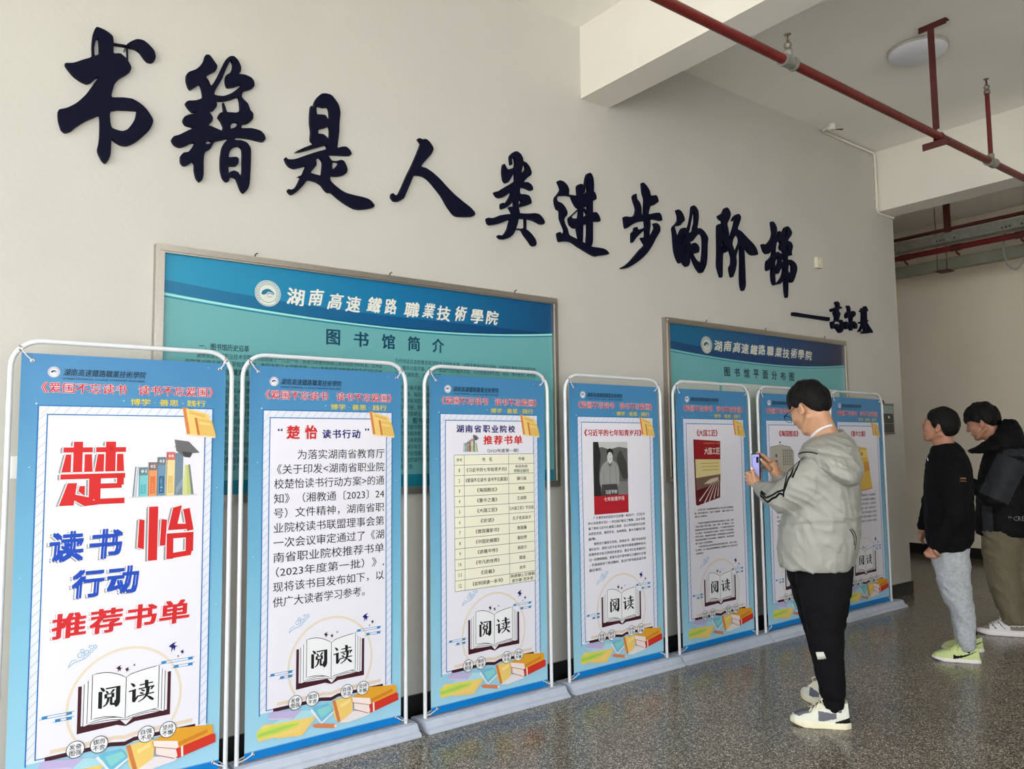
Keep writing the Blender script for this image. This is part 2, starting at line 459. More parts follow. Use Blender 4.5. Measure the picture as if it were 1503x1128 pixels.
CH['ren'] = ((400, 110), 4.697, [
 ([(1005,437),(1020,435),(1035,442),(1060,440),(1085,460),(1108,495),(1110,515),(1095,545),(1055,590),(1027,628),(1060,640),(1105,670),(1160,720),(1210,775),(1260,825),(1320,875),(1370,915),(1395,945),(1398,960),(1385,972),(1340,975),(1280,972),(1250,955),(1210,900),(1170,830),(1120,765),(1080,720),(1040,695),(980,688),(955,740),(920,820),(905,850),(870,868),(840,865),(822,840),(825,815),(835,815),(850,828),(870,820),(895,770),(930,690),(965,620),(1000,540),(1025,475),(1020,460)], [])], [])
CH['lei'] = ((700, 210), 7.05, [
 ([(385,88),(420,84),(455,110),(478,150),(485,185),(515,200),(550,245),(568,300),(560,330),(520,360),(490,400),(530,402),(565,425),(583,460),(580,485),(560,485),(520,465),(480,455),(452,455),(450,520),(500,527),(540,540),(560,570),(568,605),(562,625),(520,640),(470,655),(435,665),(445,700),(450,722),(530,727),(600,722),(650,735),(690,780),(705,815),(695,835),(660,832),(600,800),(520,780),(440,778),(425,830),(405,885),(380,940),(340,975),(290,990),(245,985),(222,960),(228,948),(265,955),(300,925),(325,880),(340,825),(350,790),(300,805),(230,830),(150,843),(122,830),(108,790),(115,770),(170,772),(240,745),(320,733),(370,728),(355,690),(338,660),(355,655),(388,655),(390,600),(370,610),(330,650),(280,675),(258,672),(255,625),(270,615),(295,622),(330,580),(365,510),(330,520),(290,550),(240,562),(210,548),(185,510),(195,500),(225,495),(290,455),(360,415),(400,385),(400,340),(398,290),(375,325),(350,370),(325,405),(300,405),(280,370),(270,285),(278,220),(290,215),(320,268),(355,262),(395,245),(402,200),(395,155),(378,140),(365,165),(370,215),(358,220),(348,170),(350,125)],
  [[(485,205),(505,225),(510,260),(490,290),(465,305),(475,250)],
   [(435,590),(455,585),(470,600),(460,620),(435,645)]]),
 ([(460,885),(480,880),(530,900),(575,945),(610,995),(620,1040),(605,1062),(575,1055),(545,1010),(500,950),(475,905)], [])],
 [((509,775),(509,900),13), ((400,884),(475,890),9)])
CH['jin'] = ((805, 245), 8.06, [
 ([(118,168),(140,155),(185,172),(225,212),(248,265),(246,322),(285,330),(350,340),(350,348),(280,345),(230,335),(160,335),(115,345),(103,375),(115,405),(160,425),(200,470),(228,530),(222,570),(200,595),(190,630),(205,680),(230,730),(250,800),(300,830),(380,868),(450,905),(520,940),(600,952),(660,965),(700,990),(722,1025),(690,1035),(620,1042),(570,1052),(530,1040),(460,1000),(370,945),(290,890),(240,875),(190,875),(135,877),(115,800),(120,775),(140,765),(160,785),(190,780),(198,740),(170,670),(145,600),(142,515),(110,495),(90,440),(82,390),(90,350),(120,315),(150,265),(140,220)], []),
 ([(348,230),(365,203),(390,197),(412,210),(420,290),(415,600),(410,870),(390,868),(365,830),(350,760),(345,690),(360,600),(372,500),(355,340)], []),
 ([(280,340),(350,338),(440,310),(470,285),(545,290),(570,340),(570,380),(530,400),(480,440),(430,480),(375,490),(340,470),(305,410)], []),
 ([(455,110),(465,80),(490,65),(515,80),(535,130),(542,200),(540,290),(530,400),(530,600),(530,860),(515,930),(480,930),(462,870),(468,800),(470,600),(472,400),(470,200),(465,160)], []),
 ([(250,600),(275,575),(290,605),(360,605),(440,580),(460,560),(530,535),(570,532),(600,565),(620,620),(610,642),(560,640),(470,665),(410,690),(350,722),(300,715),(265,680),(252,640)], [])],
 [((457,115),(430,300),12), ((265,590),(375,490),9), ((430,485),(470,555),9)])
CH['bu'] = ((905, 260), 8.06, [
 ([(308,70),(325,65),(360,100),(395,160),(410,215),(470,210),(490,240),(500,285),(470,310),(440,330),(405,335),(390,385),(385,435),(460,420),(510,420),(535,455),(542,505),(525,512),(460,495),(403,500),(405,560),(395,640),(395,705),(430,660),(455,610),(460,580),(445,545),(475,540),(505,560),(520,600),(515,645),(470,720),(430,800),(370,890),(290,970),(200,1035),(130,1070),(75,1078),(60,1070),(120,1035),(180,980),(240,910),(290,850),(340,800),(320,760),(298,712),(345,708),(345,620),(300,650),(240,710),(200,765),(188,760),(188,660),(215,630),(225,590),(250,588),(262,618),(345,590),(345,540),(340,515),(280,520),(210,545),(150,585),(118,602),(105,560),(95,470),(125,462),(180,468),(225,440),(240,380),(230,330),(210,270),(203,220),(225,195),(240,200),(245,250),(280,300),(297,360),(300,440),(330,435),(335,350),(338,250),(318,180)], [])], [])
CH['de'] = ((980, 295), 9.81, [
 ([(135,130),(160,118),(195,140),(225,185),(245,240),(248,280),(215,310),(190,345),(160,353),(115,350),(108,380),(130,460),(150,525),(175,470),(205,400),(235,380),(270,390),(295,430),(320,470),(330,560),(330,700),(325,880),(300,935),(275,938),(240,900),(205,830),(200,885),(175,885),(140,820),(110,720),(98,600),(90,480),(80,400),(90,360),(130,320),(160,270),(158,200)],
  [[(240,475),(258,490),(250,530),(210,640),(195,650),(200,590)], [(255,610),(265,640),(268,760),(255,760),(243,700)]]),
 ([(355,90),(380,58),(415,85),(445,140),(452,230),(440,330),(432,385),(480,390),(530,430),(575,500),(588,540),(580,620),(575,800),(560,920),(520,1010),(500,1030),(475,1028),(430,970),(385,880),(355,790),(345,720),(330,700),(345,640),(365,605),(400,598),(440,625),(462,680),(450,735),(420,748),(385,735),(372,720),(380,770),(410,830),(450,870),(495,885),(510,800),(518,700),(518,560),(505,490),(475,465),(430,490),(390,540),(360,575),(340,572),(325,500),(335,455),(375,420),(380,380),(400,300),(398,180),(385,130),(370,150),(350,250),(325,380),(310,440),(295,405),(320,330),(345,200)],
  [[(375,670),(388,690),(380,712),(368,700)]])], [])
CH['jie'] = ((1045, 295), 8.05, [
 ([(80,172),(130,140),(155,90),(178,72),(205,95),(225,145),(215,200),(185,265),(195,320),(205,390),(200,440),(215,450),(240,380),(270,280),(280,210),(245,235),(265,185),(295,155),(325,152),(345,185),(340,225),(320,280),(308,330),(350,355),(420,430),(490,500),(530,560),(548,625),(530,635),(480,635),(440,605),(385,535),(390,640),(395,760),(400,900),(403,990),(385,1052),(368,1055),(350,1000),(342,900),(345,700),(340,520),(310,580),(290,650),(295,720),(285,800),(255,890),(235,892),(215,790),(238,740),(240,660),(220,590),(215,560),(190,590),(160,608),(145,600),(133,650),(130,780),(128,890),(108,892),(75,780),(72,700),(75,600),(72,320),(80,280),(100,265),(120,285),(125,330),(135,380),(150,390),(152,370),(135,310),(130,235),(100,215)],
  [[(118,470),(145,500),(140,540),(115,620)], [(165,525),(178,530),(165,560),(152,560)], [(285,400),(310,405),(330,440),(328,490),(300,560),(282,620),(262,560),(245,510),(255,450)]])], [])
CH['ti'] = ((1110, 315), 8.67, [
 ([(200,90),(225,90),(255,135),(268,190),(262,260),(290,300),(295,330),(265,350),(255,400),(250,470),(265,520),(262,560),(245,600),(242,700),(245,800),(250,885),(232,892),(210,840),(203,760),(205,670),(180,690),(150,712),(138,690),(137,640),(145,585),(180,555),(210,510),(215,450),(190,460),(170,490),(140,497),(110,470),(90,420),(80,375),(95,368),(120,380),(160,355),(200,300),(215,240),(210,180)], []),
 ([(298,215),(305,205),(325,240),(345,215),(370,165),(400,145),(430,165),(458,220),(450,260),(415,310),(410,330),(450,350),(470,400),(460,450),(455,480),(458,515),(410,525),(408,570),(450,572),(500,610),(523,660),(520,720),(500,790),(475,850),(455,862),(435,840),(420,790),(413,820),(412,930),(405,1045),(388,1048),(372,960),(367,840),(365,800),(330,860),(300,880),(260,882),(300,840),(340,770),(355,690),(340,670),(310,700),(290,745),(265,740),(262,680),(290,600),(290,550),(270,530),(250,520),(270,480),(285,468),(310,490),(355,480),(340,455),(315,440),(308,400),(320,360),(300,330),(285,310)],
  [[(375,200),(390,170),(400,200),(385,270),(362,300)], [(382,420),(400,390),(410,420),(400,460),(385,450)], [(330,580),(355,555),(370,575),(340,605),(328,605)], [(415,650),(435,610),(460,650),(460,720),(445,745),(410,720)]])], [])
CH['dash'] = ((1155, 435), 11.13, [([(102,255),(106,255),(150,258),(400,300),(700,338),(705,342),(700,396),(696,398),(640,390),(400,350),(106,310),(102,306)], [])], [])
CH['gao'] = ((1155, 435), 11.13, [
 ([(805,85),(835,78),(865,110),(865,150),(880,165),(905,170),(900,195),(860,205),(855,240),(880,280),(865,330),(855,375),(900,380),(935,430),(938,500),(920,560),(890,590),(870,590),(840,550),(800,500),(790,470),(810,445),(840,445),(865,480),(860,500),(880,530),(895,480),(890,420),(850,405),(800,405),(780,430),(775,520),(755,520),(740,480),(735,410),(770,405),(795,385),(800,340),(785,290),(775,260),(800,235),(770,235),(745,248),(728,215),(745,195),(800,180),(825,160),(810,120)],
  [[(818,290),(832,290),(832,310),(818,310)], [(815,350),(835,350),(835,368),(815,368)]])], [])
CH['er'] = ((1155, 435), 11.13, [
 ([(990,150),(1015,145),(1040,180),(1045,240),(1080,233),(1115,245),(1130,280),(1115,320),(1085,340),(1075,400),(1110,405),(1145,440),(1158,490),(1145,525),(1120,510),(1110,460),(1085,430),(1085,500),(1070,553),(1045,540),(1035,480),(1045,450),(1010,480),(1000,530),(975,525),(960,480),(970,410),(990,410),(1000,440),(1040,410),(1035,350),(1000,340),(980,355),(970,310),(980,270),(1010,235),(1005,190)],
  [[(1040,320),(1075,282),(1082,290),(1055,325)]])], [])
CH['ji2'] = ((1155, 435), 11.13, [
 ([(1230,190),(1250,185),(1262,205),(1275,165),(1295,152),(1310,180),(1330,220),(1325,240),(1310,245),(1315,380),(1335,385),(1335,405),(1315,415),(1350,480),(1390,540),(1412,580),(1395,592),(1350,565),(1320,500),(1308,550),(1340,570),(1340,600),(1290,598),(1245,602),(1238,575),(1275,555),(1270,510),(1230,530),(1205,570),(1180,570),(1210,520),(1235,460),(1230,435),(1200,440),(1197,410),(1235,400),(1238,260),(1215,245),(1208,228),(1235,215)],
  [[(1268,260),(1280,260),(1280,285),(1268,285)], [(1268,310),(1280,310),(1280,330),(1268,330)]])], [])

def wallpt(px, py, Y):
    q = onY(px, py, Y); return (q.x, q.z)
def solid_char(key, yf, thick):
    """cut-out character: smoothed outline extruded off the wall, front face at y = yf"""
    org, sc, shapes, bars = CH[key]
    b = MB()
    def W(p): return wallpt(org[0]+p[0]/sc, org[1]+p[1]/sc, yf)
    allp = []
    cut = []
    for n, (outer, holes) in enumerate(shapes):
        k = 1 if key == 'dash' else 3
        o2 = [W(p) for p in crom(outer, k)]
        h2 = [[W(p) for p in crom(h, k)] for h in holes]
        cut.append((o2, h2, n))
    for n, (p, q, w) in enumerate(bars):
        dx, dy = q[0]-p[0], q[1]-p[1]; L = math.hypot(dx, dy); nx, ny = -dy/L*w/2, dx/L*w/2
        cut.append(([W(v) for v in ((p[0]+nx, p[1]+ny), (q[0]+nx, q[1]+ny), (q[0]-nx, q[1]-ny), (p[0]-nx, p[1]-ny))], [], n+5))
    xs = [v[0] for c in cut for v in c[0]]; zs = [v[1] for c in cut for v in c[0]]
    cx, cz = (min(xs)+max(xs))/2, (min(zs)+max(zs))/2
    for o2, h2, n in cut:
        fl, tr = tess(o2, h2)
        y0 = n*0.00025; y1 = thick
        b.add([(x-cx, y0, z-cz) for x, z in fl], tr, M_navy)
        b.add([(x-cx, y1, z-cz) for x, z in fl], [t[::-1] for t in tr], M_navy)
        for loop in [o2]+h2:
            m = len(loop)
            b.add([(x-cx, y0, z-cz) for x, z in loop]+[(x-cx, y1, z-cz) for x, z in loop], [(i, (i+1) % m, m+(i+1) % m, m+i) for i in range(m)], M_navy)
    return b, (cx, yf, cz)
SLOGAN = [
 ('shu', 'large navy cut-out calligraphy character 书, leftmost of the wall slogan'),
 ('ji', 'large navy cut-out calligraphy character 籍, dense strokes, second of the wall slogan'),
 ('shi', 'navy cut-out calligraphy character 是 above the left notice board, with a long sweeping foot'),
 ('ren', 'navy cut-out calligraphy character 人, two plain strokes in the slogan'),
 ('lei', 'navy cut-out calligraphy character 类 between the characters 人 and 进'),
 ('jin', 'navy cut-out calligraphy character 进, between 类 and 步 on the wall'),
 ('bu', 'navy cut-out calligraphy character 步 with a long tail curving to lower left'),
 ('de', 'navy cut-out calligraphy character 的, small and narrow, right of 步'),
 ('jie', 'navy cut-out calligraphy character 阶 between 的 and 梯'),
 ('ti', 'navy cut-out calligraphy character 梯, last of the big slogan characters')]
for key, lab in SLOGAN:
    b, loc = solid_char(key, YW-0.022, 0.0215)
    o = b.build('slogan_character'); o.location = loc
    tag(o, lab, 'wall letter', 'slogan characters on the wall')
for key, lab in [('dash', 'navy cut-out dash, a long bar before the three small author characters'),
                 ('gao', 'small navy cut-out character 高, first after the dash'),
                 ('er', 'small navy cut-out character 尔, between 高 and 基'),
                 ('ji2', 'small navy cut-out character 基, last of the attribution near the wall end')]:
    b, loc = solid_char(key, YW-0.022, 0.0215)
    o = b.build('attribution_dash' if key == 'dash' else 'attribution_character'); o.location = loc
    tag(o, lab, 'wall letter')

# ------------------------------------------------------------------ notice boards
def emblem(P, x, z, r, ink, paper, layer):
    P.circle(x, z, r, paper, layer, 40)
    P.ring(x, z, r*0.93, r*0.035, ink, layer+1, 40)
    P.ring(x, z, r*0.70, r*0.035, ink, layer+1, 40)
    # ring of small marks standing for the lettering round the seal
    for k in range(26):
        a = radians(-40+k*260/25)
        P.line([(x+r*0.77*cos(a), z+r*0.77*sin(a)), (x+r*0.87*cos(a), z+r*0.87*sin(a))], r*0.06, ink, layer+1)
    # streamlined head
    P.poly([(x+a*r, z+b*r) for a, b in crom([(-0.5, -0.1), (-0.42, 0.16), (-0.15, 0.32), (0.12, 0.34), (0.38, 0.16), (0.55, -0.02), (0.25, 0.1), (0.02, 0.12), (-0.12, -0.02), (-0.28, -0.12)], 3)], ink, layer+1)
    P.line([(x-0.1*r, z-0.1*r), (x+0.12*r, z+0.04*r), (x+0.45*r, z-0.06*r)], r*0.06, ink, layer+1)
    P.text('1951', x-0.05*r, x+0.3*r, z-0.3*r, z-0.2*r, ink, layer+1, 0.01)
SCHOOL = '湖南高速鐵路職業技術學院'
def board(name, x0, x1, z0, z1, label, dz, content):
    root = empty(name, ((x0+x1)/2, YW, z0), label, 'notice board')
    w = (x1-x0)/2; h = z1-z0
    fw = 0.036
    bk = MB(); bk.box(-w+0.004, w-0.004, -0.022, -0.001, 0.004, h-0.004, mat('board_backing', (0.3, 0.3, 0.3, 1), 0.7)); bk.build('backing', root)
    for (a0, a1, c0, c1) in ((-w, w, h-fw, h), (-w, w, 0, fw), (-w, -w+fw, fw, h-fw), (w-fw, w, fw, h-fw)):
        f = MB()
        f.box(a0, a1, -0.040, -0.002, c0, c1, M_alu)
        if a1-a0 > fw*1.5: f.box(a0+fw*0.4, a1-fw*0.4, -0.046, -0.040, (c0+c1)/2-0.010, (c0+c1)/2+0.010, M_alu)
        else: f.box((a0+a1)/2-0.010, (a0+a1)/2+0.010, -0.046, -0.040, c0, c1, M_alu)
        f.build('frame_rail', root)
    sh = Print(); Mteal = gradient_cloth('teal_'+name, [(0.0, dz[0]), (h*0.55, dz[1]), (h, dz[2])], rough=0.3)
    sh.rect(-w+fw, fw, w-fw, h-fw, Mteal, 0, 0.2)
    s = sh.build('printed_sheet', root)[0]; s.location = (0, -0.024, 0)
    P = Print(); content(P, x0, x1, z0, z1, (x0+x1)/2)
    P.build('print', s)
    # dark cord clips on the top rail
    for t in (-0.62, 0.0, 0.72):
        c = MB(); c.tube([(t*w, -0.03, h), (t*w, -0.03, h+0.012), (t*w+0.012, -0.03, h+0.02)], 0.003, M_black, 6); c.build('hook', root)
    return root
def swoosh(P, x0, x1, h, wx, top, y_l, y_m, y_r, mats, lay0=1):
    """header band with its curved lower edge, in board coordinates"""
    N = 24
    def curve(l, m, r):
        out = []
        for i in range(N+1):
            t = i/N; u = min(1, t/0.55)
            if t < 0.55: z = l + (m-l)*(1-(1-u)**2)
            else: v = (t-0.55)/0.45; z = m + (r-m)*v*v
            out.append((x0+(x1-x0)*t, z))
        return out
    return curve
def board1(P, X0, X1, Z0, Z1, cx):
    xa, xb = 0.821-cx, 2.996-cx
    top = Z1-0.036-Z0
    blue1 = gradient_cloth('blue_band_left', [(-1.1, (30, 140, 178)), (0.0, (14, 112, 160)), (1.1, (6, 72, 118))], 'X', 0.3)
    blue2 = gradient_cloth('deep_blue_band_left', [(-1.1, (20, 112, 152)), (0.0, (8, 84, 134)), (1.1, (4, 52, 100))], 'X', 0.3)
    c = swoosh(P, xa, xb, 0, 0, top, 0, 0, 0, None)
    # curves measured on the sheet (board heights)
    lo = c(2.034-Z0, 1.972-Z0, 2.026-Z0); mid = c(2.088-Z0, 2.030-Z0, 2.026-Z0); li = c(2.016-Z0, 1.960-Z0, 2.010-Z0)
    P.part('header_band')
    for i in range(len(lo)-1):
        P.poly([lo[i], lo[i+1], (lo[i+1][0], top), (lo[i][0], top)], blue1, 1)
    for i in range(len(lo)-1):
        if mid[i][1] > lo[i][1]+0.0005:
            P.poly([lo[i], lo[i+1], (mid[i+1][0], max(mid[i+1][1], lo[i+1][1]+0.0002)), mid[i]], blue2, 2)
    P.line(li, 0.006, pm(20, 120, 150, 0.3), 2); P.line([(x, z+0.010) for x, z in li], 0.010, pm(150, 220, 215, 0.3), 2)
    paper = pm(214, 218, 208, 0.3); ink = pm(20, 110, 150, 0.3)
    P.part('emblem'); emblem(P, 1.275-cx, 2.077-Z0, 0.061, ink, paper, 3)
    xs = [(1.365,1.445),(1.470,1.537),(1.566,1.634),(1.664,1.738),(1.777,1.849),(1.88,1.945),(1.99,2.075),(2.10,2.165),(2.19,2.27),(2.30,2.37),(2.41,2.49),(2.512,2.588)]
    P.part('name_lettering')
    wp = pm(222, 222, 212, 0.3)
    for k, (ch, (a, b2)) in enumerate(zip(SCHOOL, xs)):
        dz2 = [0, .003, -.004, -.006, .004, 0, -.004, .004, 0, .003, 0, .004][k]
        P.part('printed_character#'); P.text(ch, a-cx, b2-cx, 2.038+dz2-Z0, 2.116+dz2-Z0, wp, 3, 0.026, 1, shear=0.10+0.05*((k*7)%5), slope=0.05*((k*3)%4-1.2))
    P.part('title_lettering')
    dk = pm(14, 68, 92, 0.3)
    for ch, (a, b2) in zip('图书馆简介', [(1.567,1.635),(1.712,1.789),(1.867,1.938),(2.017,2.086),(2.165,2.235)]):
        P.part('printed_character#'); P.text(ch, a-cx, b2-cx, 1.861-Z0, 1.934-Z0, dk, 1, 0.028, 2)
    P.part('body_lettering')
    tx = pm(18, 62, 66, 0.4)
    P.text('一．图书馆历史沿革', 0.973-cx, 1.192-cx, 1.797-Z0, 1.826-Z0, tx, 1, 0.02)
    left = ['湖南高速铁路职业技术学院图书馆始建于一九五一年，前身为原衡阳铁路工程学校图书资料室，后来委',
            '阳铁路运输高级技工学校图书馆、衡阳市职工大学图书室，2011年新校图书馆建成并正式对外开放']
    P.text(left[0], 0.963-cx, 1.868-cx, 1.759-Z0, 1.785-Z0, tx, 1, 0.004)
    P.text(left[1], 0.917-cx, 1.868-cx, 1.726-Z0, 1.752-Z0, tx, 1, 0.004)
    P.text('二．图书馆馆藏资源', 0.973-cx, 1.192-cx, 1.688-Z0, 1.716-Z0, tx, 1, 0.02)
    rows = ['图书馆现有各类藏书近五十万册，年度入库1.10万册，电子图书数据库六十余万种报刊三百种已经订阅完成',
            '知网数据库、过刊数据库以及铁道类专业文献，为全校师生员工提供教学科研参考资料与学习服务保障体系',
            '文献信息资源以铁路工程、机车车辆、通信信号、运输管理等学科为主，兼顾文学艺术、自然科学多个门类',
            '收藏有中国知识基础设施工程期刊、博硕士学位论文、重要报纸全文以及会议论文等各类型数据资源全部',
            '本馆为中国高等教育文献保障系统成员，同时加入湖南省高职院校图书馆联盟，实现资源共建共享的目标',
            '形成了纸质文献与电子文献并重，实体馆藏与虚拟馆藏互补，具有鲜明铁路特色的现代化文献资源建设体',
            '文献资源建设经费逐年增长，馆藏结构不断优化，纸本图书借阅量稳步提升，电子资源利用率持续提高中',
            '文献借阅和阅览座位六百余个，设有社会科学、自然科学、文学、期刊报纸、电子阅览等五个读者服务区',
            '通过计算机网络为全体师生提供二十四小时不间断的信息检索、下载阅览以及在线咨询等多种便捷服务项',
            '事业的发展需要大家共同关心与支持，图书馆全体工作人员将竭诚为广大读者提供优质高效的文献信息服',
            '三．读者服务与阅读推广',
            '开架服务：周一至周日早八点到晚十点全天开放，假期按学校通知安排开放时间敬请读者留意公告栏目录']
    z = 1.655
    for i, r in enumerate(rows):
        if r.startswith('三'): P.text(r, 0.973-cx, 1.24-cx, z-Z0-.014, z-Z0+.014, tx, 1, 0.02)
        else: P.text(r, 0.917-cx, 1.868-cx, z-Z0-.0125, z-Z0+.0125, tx, 1, 0.006)
        z -= 0.0345
    right = ['为尽快适应高职教育和学院专业特色发展，以服务教学科研为目标，不断强化教育功能和服务职',
             '能，服务功能完备，拥有一套现代化的服务手段，可为读者提供外借、阅览、电子图书、参考咨',
             '询、文献检索、定题服务等。', None,
             '图书馆积极开展读书活动，坚持办好大学生读书协会、读书沙龙和校园书展，引导学生多读书',
             '读好书等。每月定期编印馆讯与推荐书目，向全院教师提供与本专业相关的文献信息资料服务',
             '教学科研有关的文献通报服务，举办新生入馆教育、信息素养讲座与数据库使用培训等系列活',
             '展知识讲座，积极开展学科服务，推进嵌入式教学，使图书馆真正成为师生学习交流的第二课',
             '子信息资源建设与共享平台，方便读者随时随地获取所需的各类文献信息资源与在线学习课程',
             '四．图书馆发展方向',
             '图书馆根据学院整体发展规划，院图书馆将以创建省内一流高职院校图书馆为总体奋斗目标',
             '图书馆按程序修订完善规章制度，加强馆员队伍建设，全面提升服务水平和业务能力与素质',
             '建设、开发和利用好特色数据库，不断丰富馆藏文献资源，优化服务环境，推进阅读推广活动',
             '纸质文献与电子文献并重，集藏书、借阅、咨询、交流于一体，为读者营造良好的学习环境',
             '水平，优化馆藏几十万册文献，为学院建设国内一流高职院校提供强有力的文献信息资源保障',
             '服务一流的现代化高职院校图书馆，满足学院教学科研的需要，朝着更高更远的目标不断努',
             '力新前进。']
    z = 1.802
    for i, r in enumerate(right):
        if r and r.startswith('四'): P.text(r, 1.985-cx, 2.25-cx, z-Z0-.015, z-Z0+.015, tx, 1, 0.02)
        elif r:
            wd = 0.924*len(r)/42.0
            P.text(r, 1.941-cx, 1.941+min(wd, 0.93)-cx, z-Z0-.0125, z-Z0+.0125, tx, 1, 0.006)
        z -= 0.0338
    P.part('footer_band')
    tl = pm(22, 118, 140, 0.3)
    P.rect(xa, 1.160-Z0, xb, 1.222-Z0, tl, 2, 0.3)
def board2(P, X0, X1, Z0, Z1, cx):
    xa, xb = 4.023-cx, 6.207-cx
    top = Z1-0.036-Z0
    blue1 = gradient_cloth('blue_band_right', [(-1.1, (18, 100, 138)), (0.0, (12, 70, 120)), (1.1, (26, 34, 66))], 'X', 0.3)
    blue2 = gradient_cloth('deep_blue_band_right', [(-1.1, (10, 66, 112)), (0.0, (8, 52, 100)), (1.1, (20, 30, 64))], 'X', 0.3)
    c = swoosh(P, xa, xb, 0, 0, top, 0, 0, 0, None)
    lo = c(2.009-Z0, 1.964-Z0, 2.012-Z0); mid = c(2.062-Z0, 2.022-Z0, 2.012-Z0); li = c(1.992-Z0, 1.950-Z0, 1.998-Z0)
    P.part('header_band')
    for i in range(len(lo)-1):
        P.poly([lo[i], lo[i+1], (lo[i+1][0], top), (lo[i][0], top)], blue1, 1)
        if mid[i][1] > lo[i][1]+0.0005:
            P.poly([lo[i], lo[i+1], (mid[i+1][0], max(mid[i+1][1], lo[i+1][1]+0.0002)), mid[i]], blue2, 2)
    P.line(li, 0.005, pm(20, 90, 120, 0.3), 2); P.line([(x, z+0.008) for x, z in li], 0.008, pm(110, 185, 190, 0.3), 2)
    P.part('emblem'); emblem(P, 4.42-cx, 2.059-Z0, 0.061, pm(20, 70, 100, 0.3), pm(196, 198, 188, 0.3), 3)
    P.part('name_lettering')
    wp = pm(205, 204, 190, 0.3)
    for k, ch in enumerate(SCHOOL):
        a = 4.505+k*0.1035
        P.part('printed_character#'); P.text(ch, a-cx, a+0.082-cx, 2.026-Z0, 2.100-Z0, wp, 3, 0.026, 1, shear=0.10+0.05*((k*7)%5), slope=0.05*((k*3)%4-1.2))
    P.part('title_lettering')
    dk = pm(10, 32, 62, 0.3)
    for k, ch in enumerate('图书馆平面分布图'):
        a = 4.611+k*0.1145
        P.part('printed_character#'); P.text(ch, a-cx, a+0.062-cx, 1.848-Z0, 1.912-Z0, dk, 1, 0.026, 2)
    # floor plan sheets: two pale panels with rounded shoulders, green partition lines
    P.part('floor_plan')
    pale = pm(196, 204, 196, 0.3); g = pm(110, 172, 160, 0.3)
    for a, b2 in ((4.09, 4.55), (4.575, 6.12)):
        P.poly([(a+.03-cx, 1.80-Z0), (b2-.03-cx, 1.80-Z0), (b2-cx, 1.77-Z0), (b2-cx, 1.17-Z0), (a-cx, 1.17-Z0), (a-cx, 1.77-Z0)], pale, 1)
        x = a+0.05
        while x < b2-0.1:
            P.line([(x-cx, 1.70-Z0), (x+0.09-cx, 1.70-Z0), (x+0.09-cx, 1.58-Z0), (x-cx, 1.58-Z0)], 0.004, g, 2, closed=True)
            P.line([(x-cx, 1.50-Z0), (x+0.06-cx, 1.50-Z0), (x+0.06-cx, 1.42-Z0)], 0.004, g, 2)
            P.line([(x+.02-cx, 1.36-Z0), (x+0.1-cx, 1.36-Z0), (x+0.1-cx, 1.22-Z0), (x+.02-cx, 1.22-Z0)], 0.004, g, 2, closed=True)
            x += 0.13
board('notice_board', 0.785, 3.03, 1.122, 2.238, 'wide teal notice board in an aluminium frame behind the left display banners', ((140, 206, 212), (142, 208, 213), (146, 212, 216)), board1)
board('notice_board', 3.987, 6.243, 1.108, 2.216, 'teal framed notice board with a floor plan, behind the student photographing it', ((100, 164, 168), (100, 164, 168), (106, 168, 172)), board2)
# ------------------------------------------------------------------ display banners
def D(x, z):
    """gentle waviness of the hung cloth (depth, metres)"""
    r1 = math.hypot(x+0.34, z-1.70); r2 = math.hypot(x-0.35, z-1.70)
    a1 = math.atan2(z-1.70, x+0.34); a2 = math.atan2(z-1.70, x-0.35)
    return (0.0040*math.exp(-r1/0.16)*sin(7*a1)*r1/(r1+.06) + 0.0040*math.exp(-r2/0.16)*sin(7*a2)*r2/(r2+.06)
            + 0.0025*sin(5.2*x+1.0)*cos(1.9*z) + 0.0012*sin(7*z+3*x))
INK = pm(10, 10, 12); RED = pm(205, 30, 32); NAVY = pm(14, 24, 110); BLUE = pm(16, 70, 180)
PANEL = pm(230, 228, 238); WH = pm(236, 236, 240); LINE = pm(28, 110, 180); MAROON = pm(64, 14, 28)
GOLDT = pm(222, 200, 40); BEIGE = pm(226, 212, 188); GREY = pm(150, 150, 152)

def header(P):
    P.part('emblem')
    emblem(P, -0.262, 1.655, 0.0205, pm(24, 50, 96), pm(228, 228, 236), 1)
    P.part('name_lettering')
    P.text(SCHOOL, -0.232, 0.055, 1.642, 1.670, INK, 2, 0.004, 1, shear=0.15)
    P.text('HUNAN TECHNICAL COLLEGE OF RAILWAY HIGH-SPEED', -0.232, 0.055, 1.628, 1.636, INK, 2, 0.0, 1)
    P.part('slogan_lettering')
    wt = pm(240, 236, 240)
    for body, a, b in (('《爱国不忘读书', -0.300, -0.010), ('读书不忘爱国》', 0.032, 0.322)):
        for dx, dz in ((-.0018, 0), (.0018, 0), (0, .0018), (0, -.0018)):
            P.text(body, a+dx, b+dx, 1.577+dz, 1.616+dz, wt, 1+dx*20, 0.0, 1)
        P.text(body, a, b, 1.577, 1.616, pm(196, 26, 40), 2.2, 0.014, 1)
    P.part('motto_lettering')
    P.text('博学 · 善思 · 践行', 0.005, 0.292, 1.536, 1.562, GOLDT, 1, 0.012, 1)
    P.part('sparkles')
    for x, z, r in ((-0.02, 1.553, .0022), (-0.315, 1.535, .003), (0.30, 1.70, .0015), (-0.33, 1.30, .002), (0.345, 1.20, .002), (-0.345, 0.9, .0018), (0.35, 0.72, .0022), (0.10, 1.60, .0015)):
        P.circle(x, z, r, pm(200, 226, 240), 1, 10)
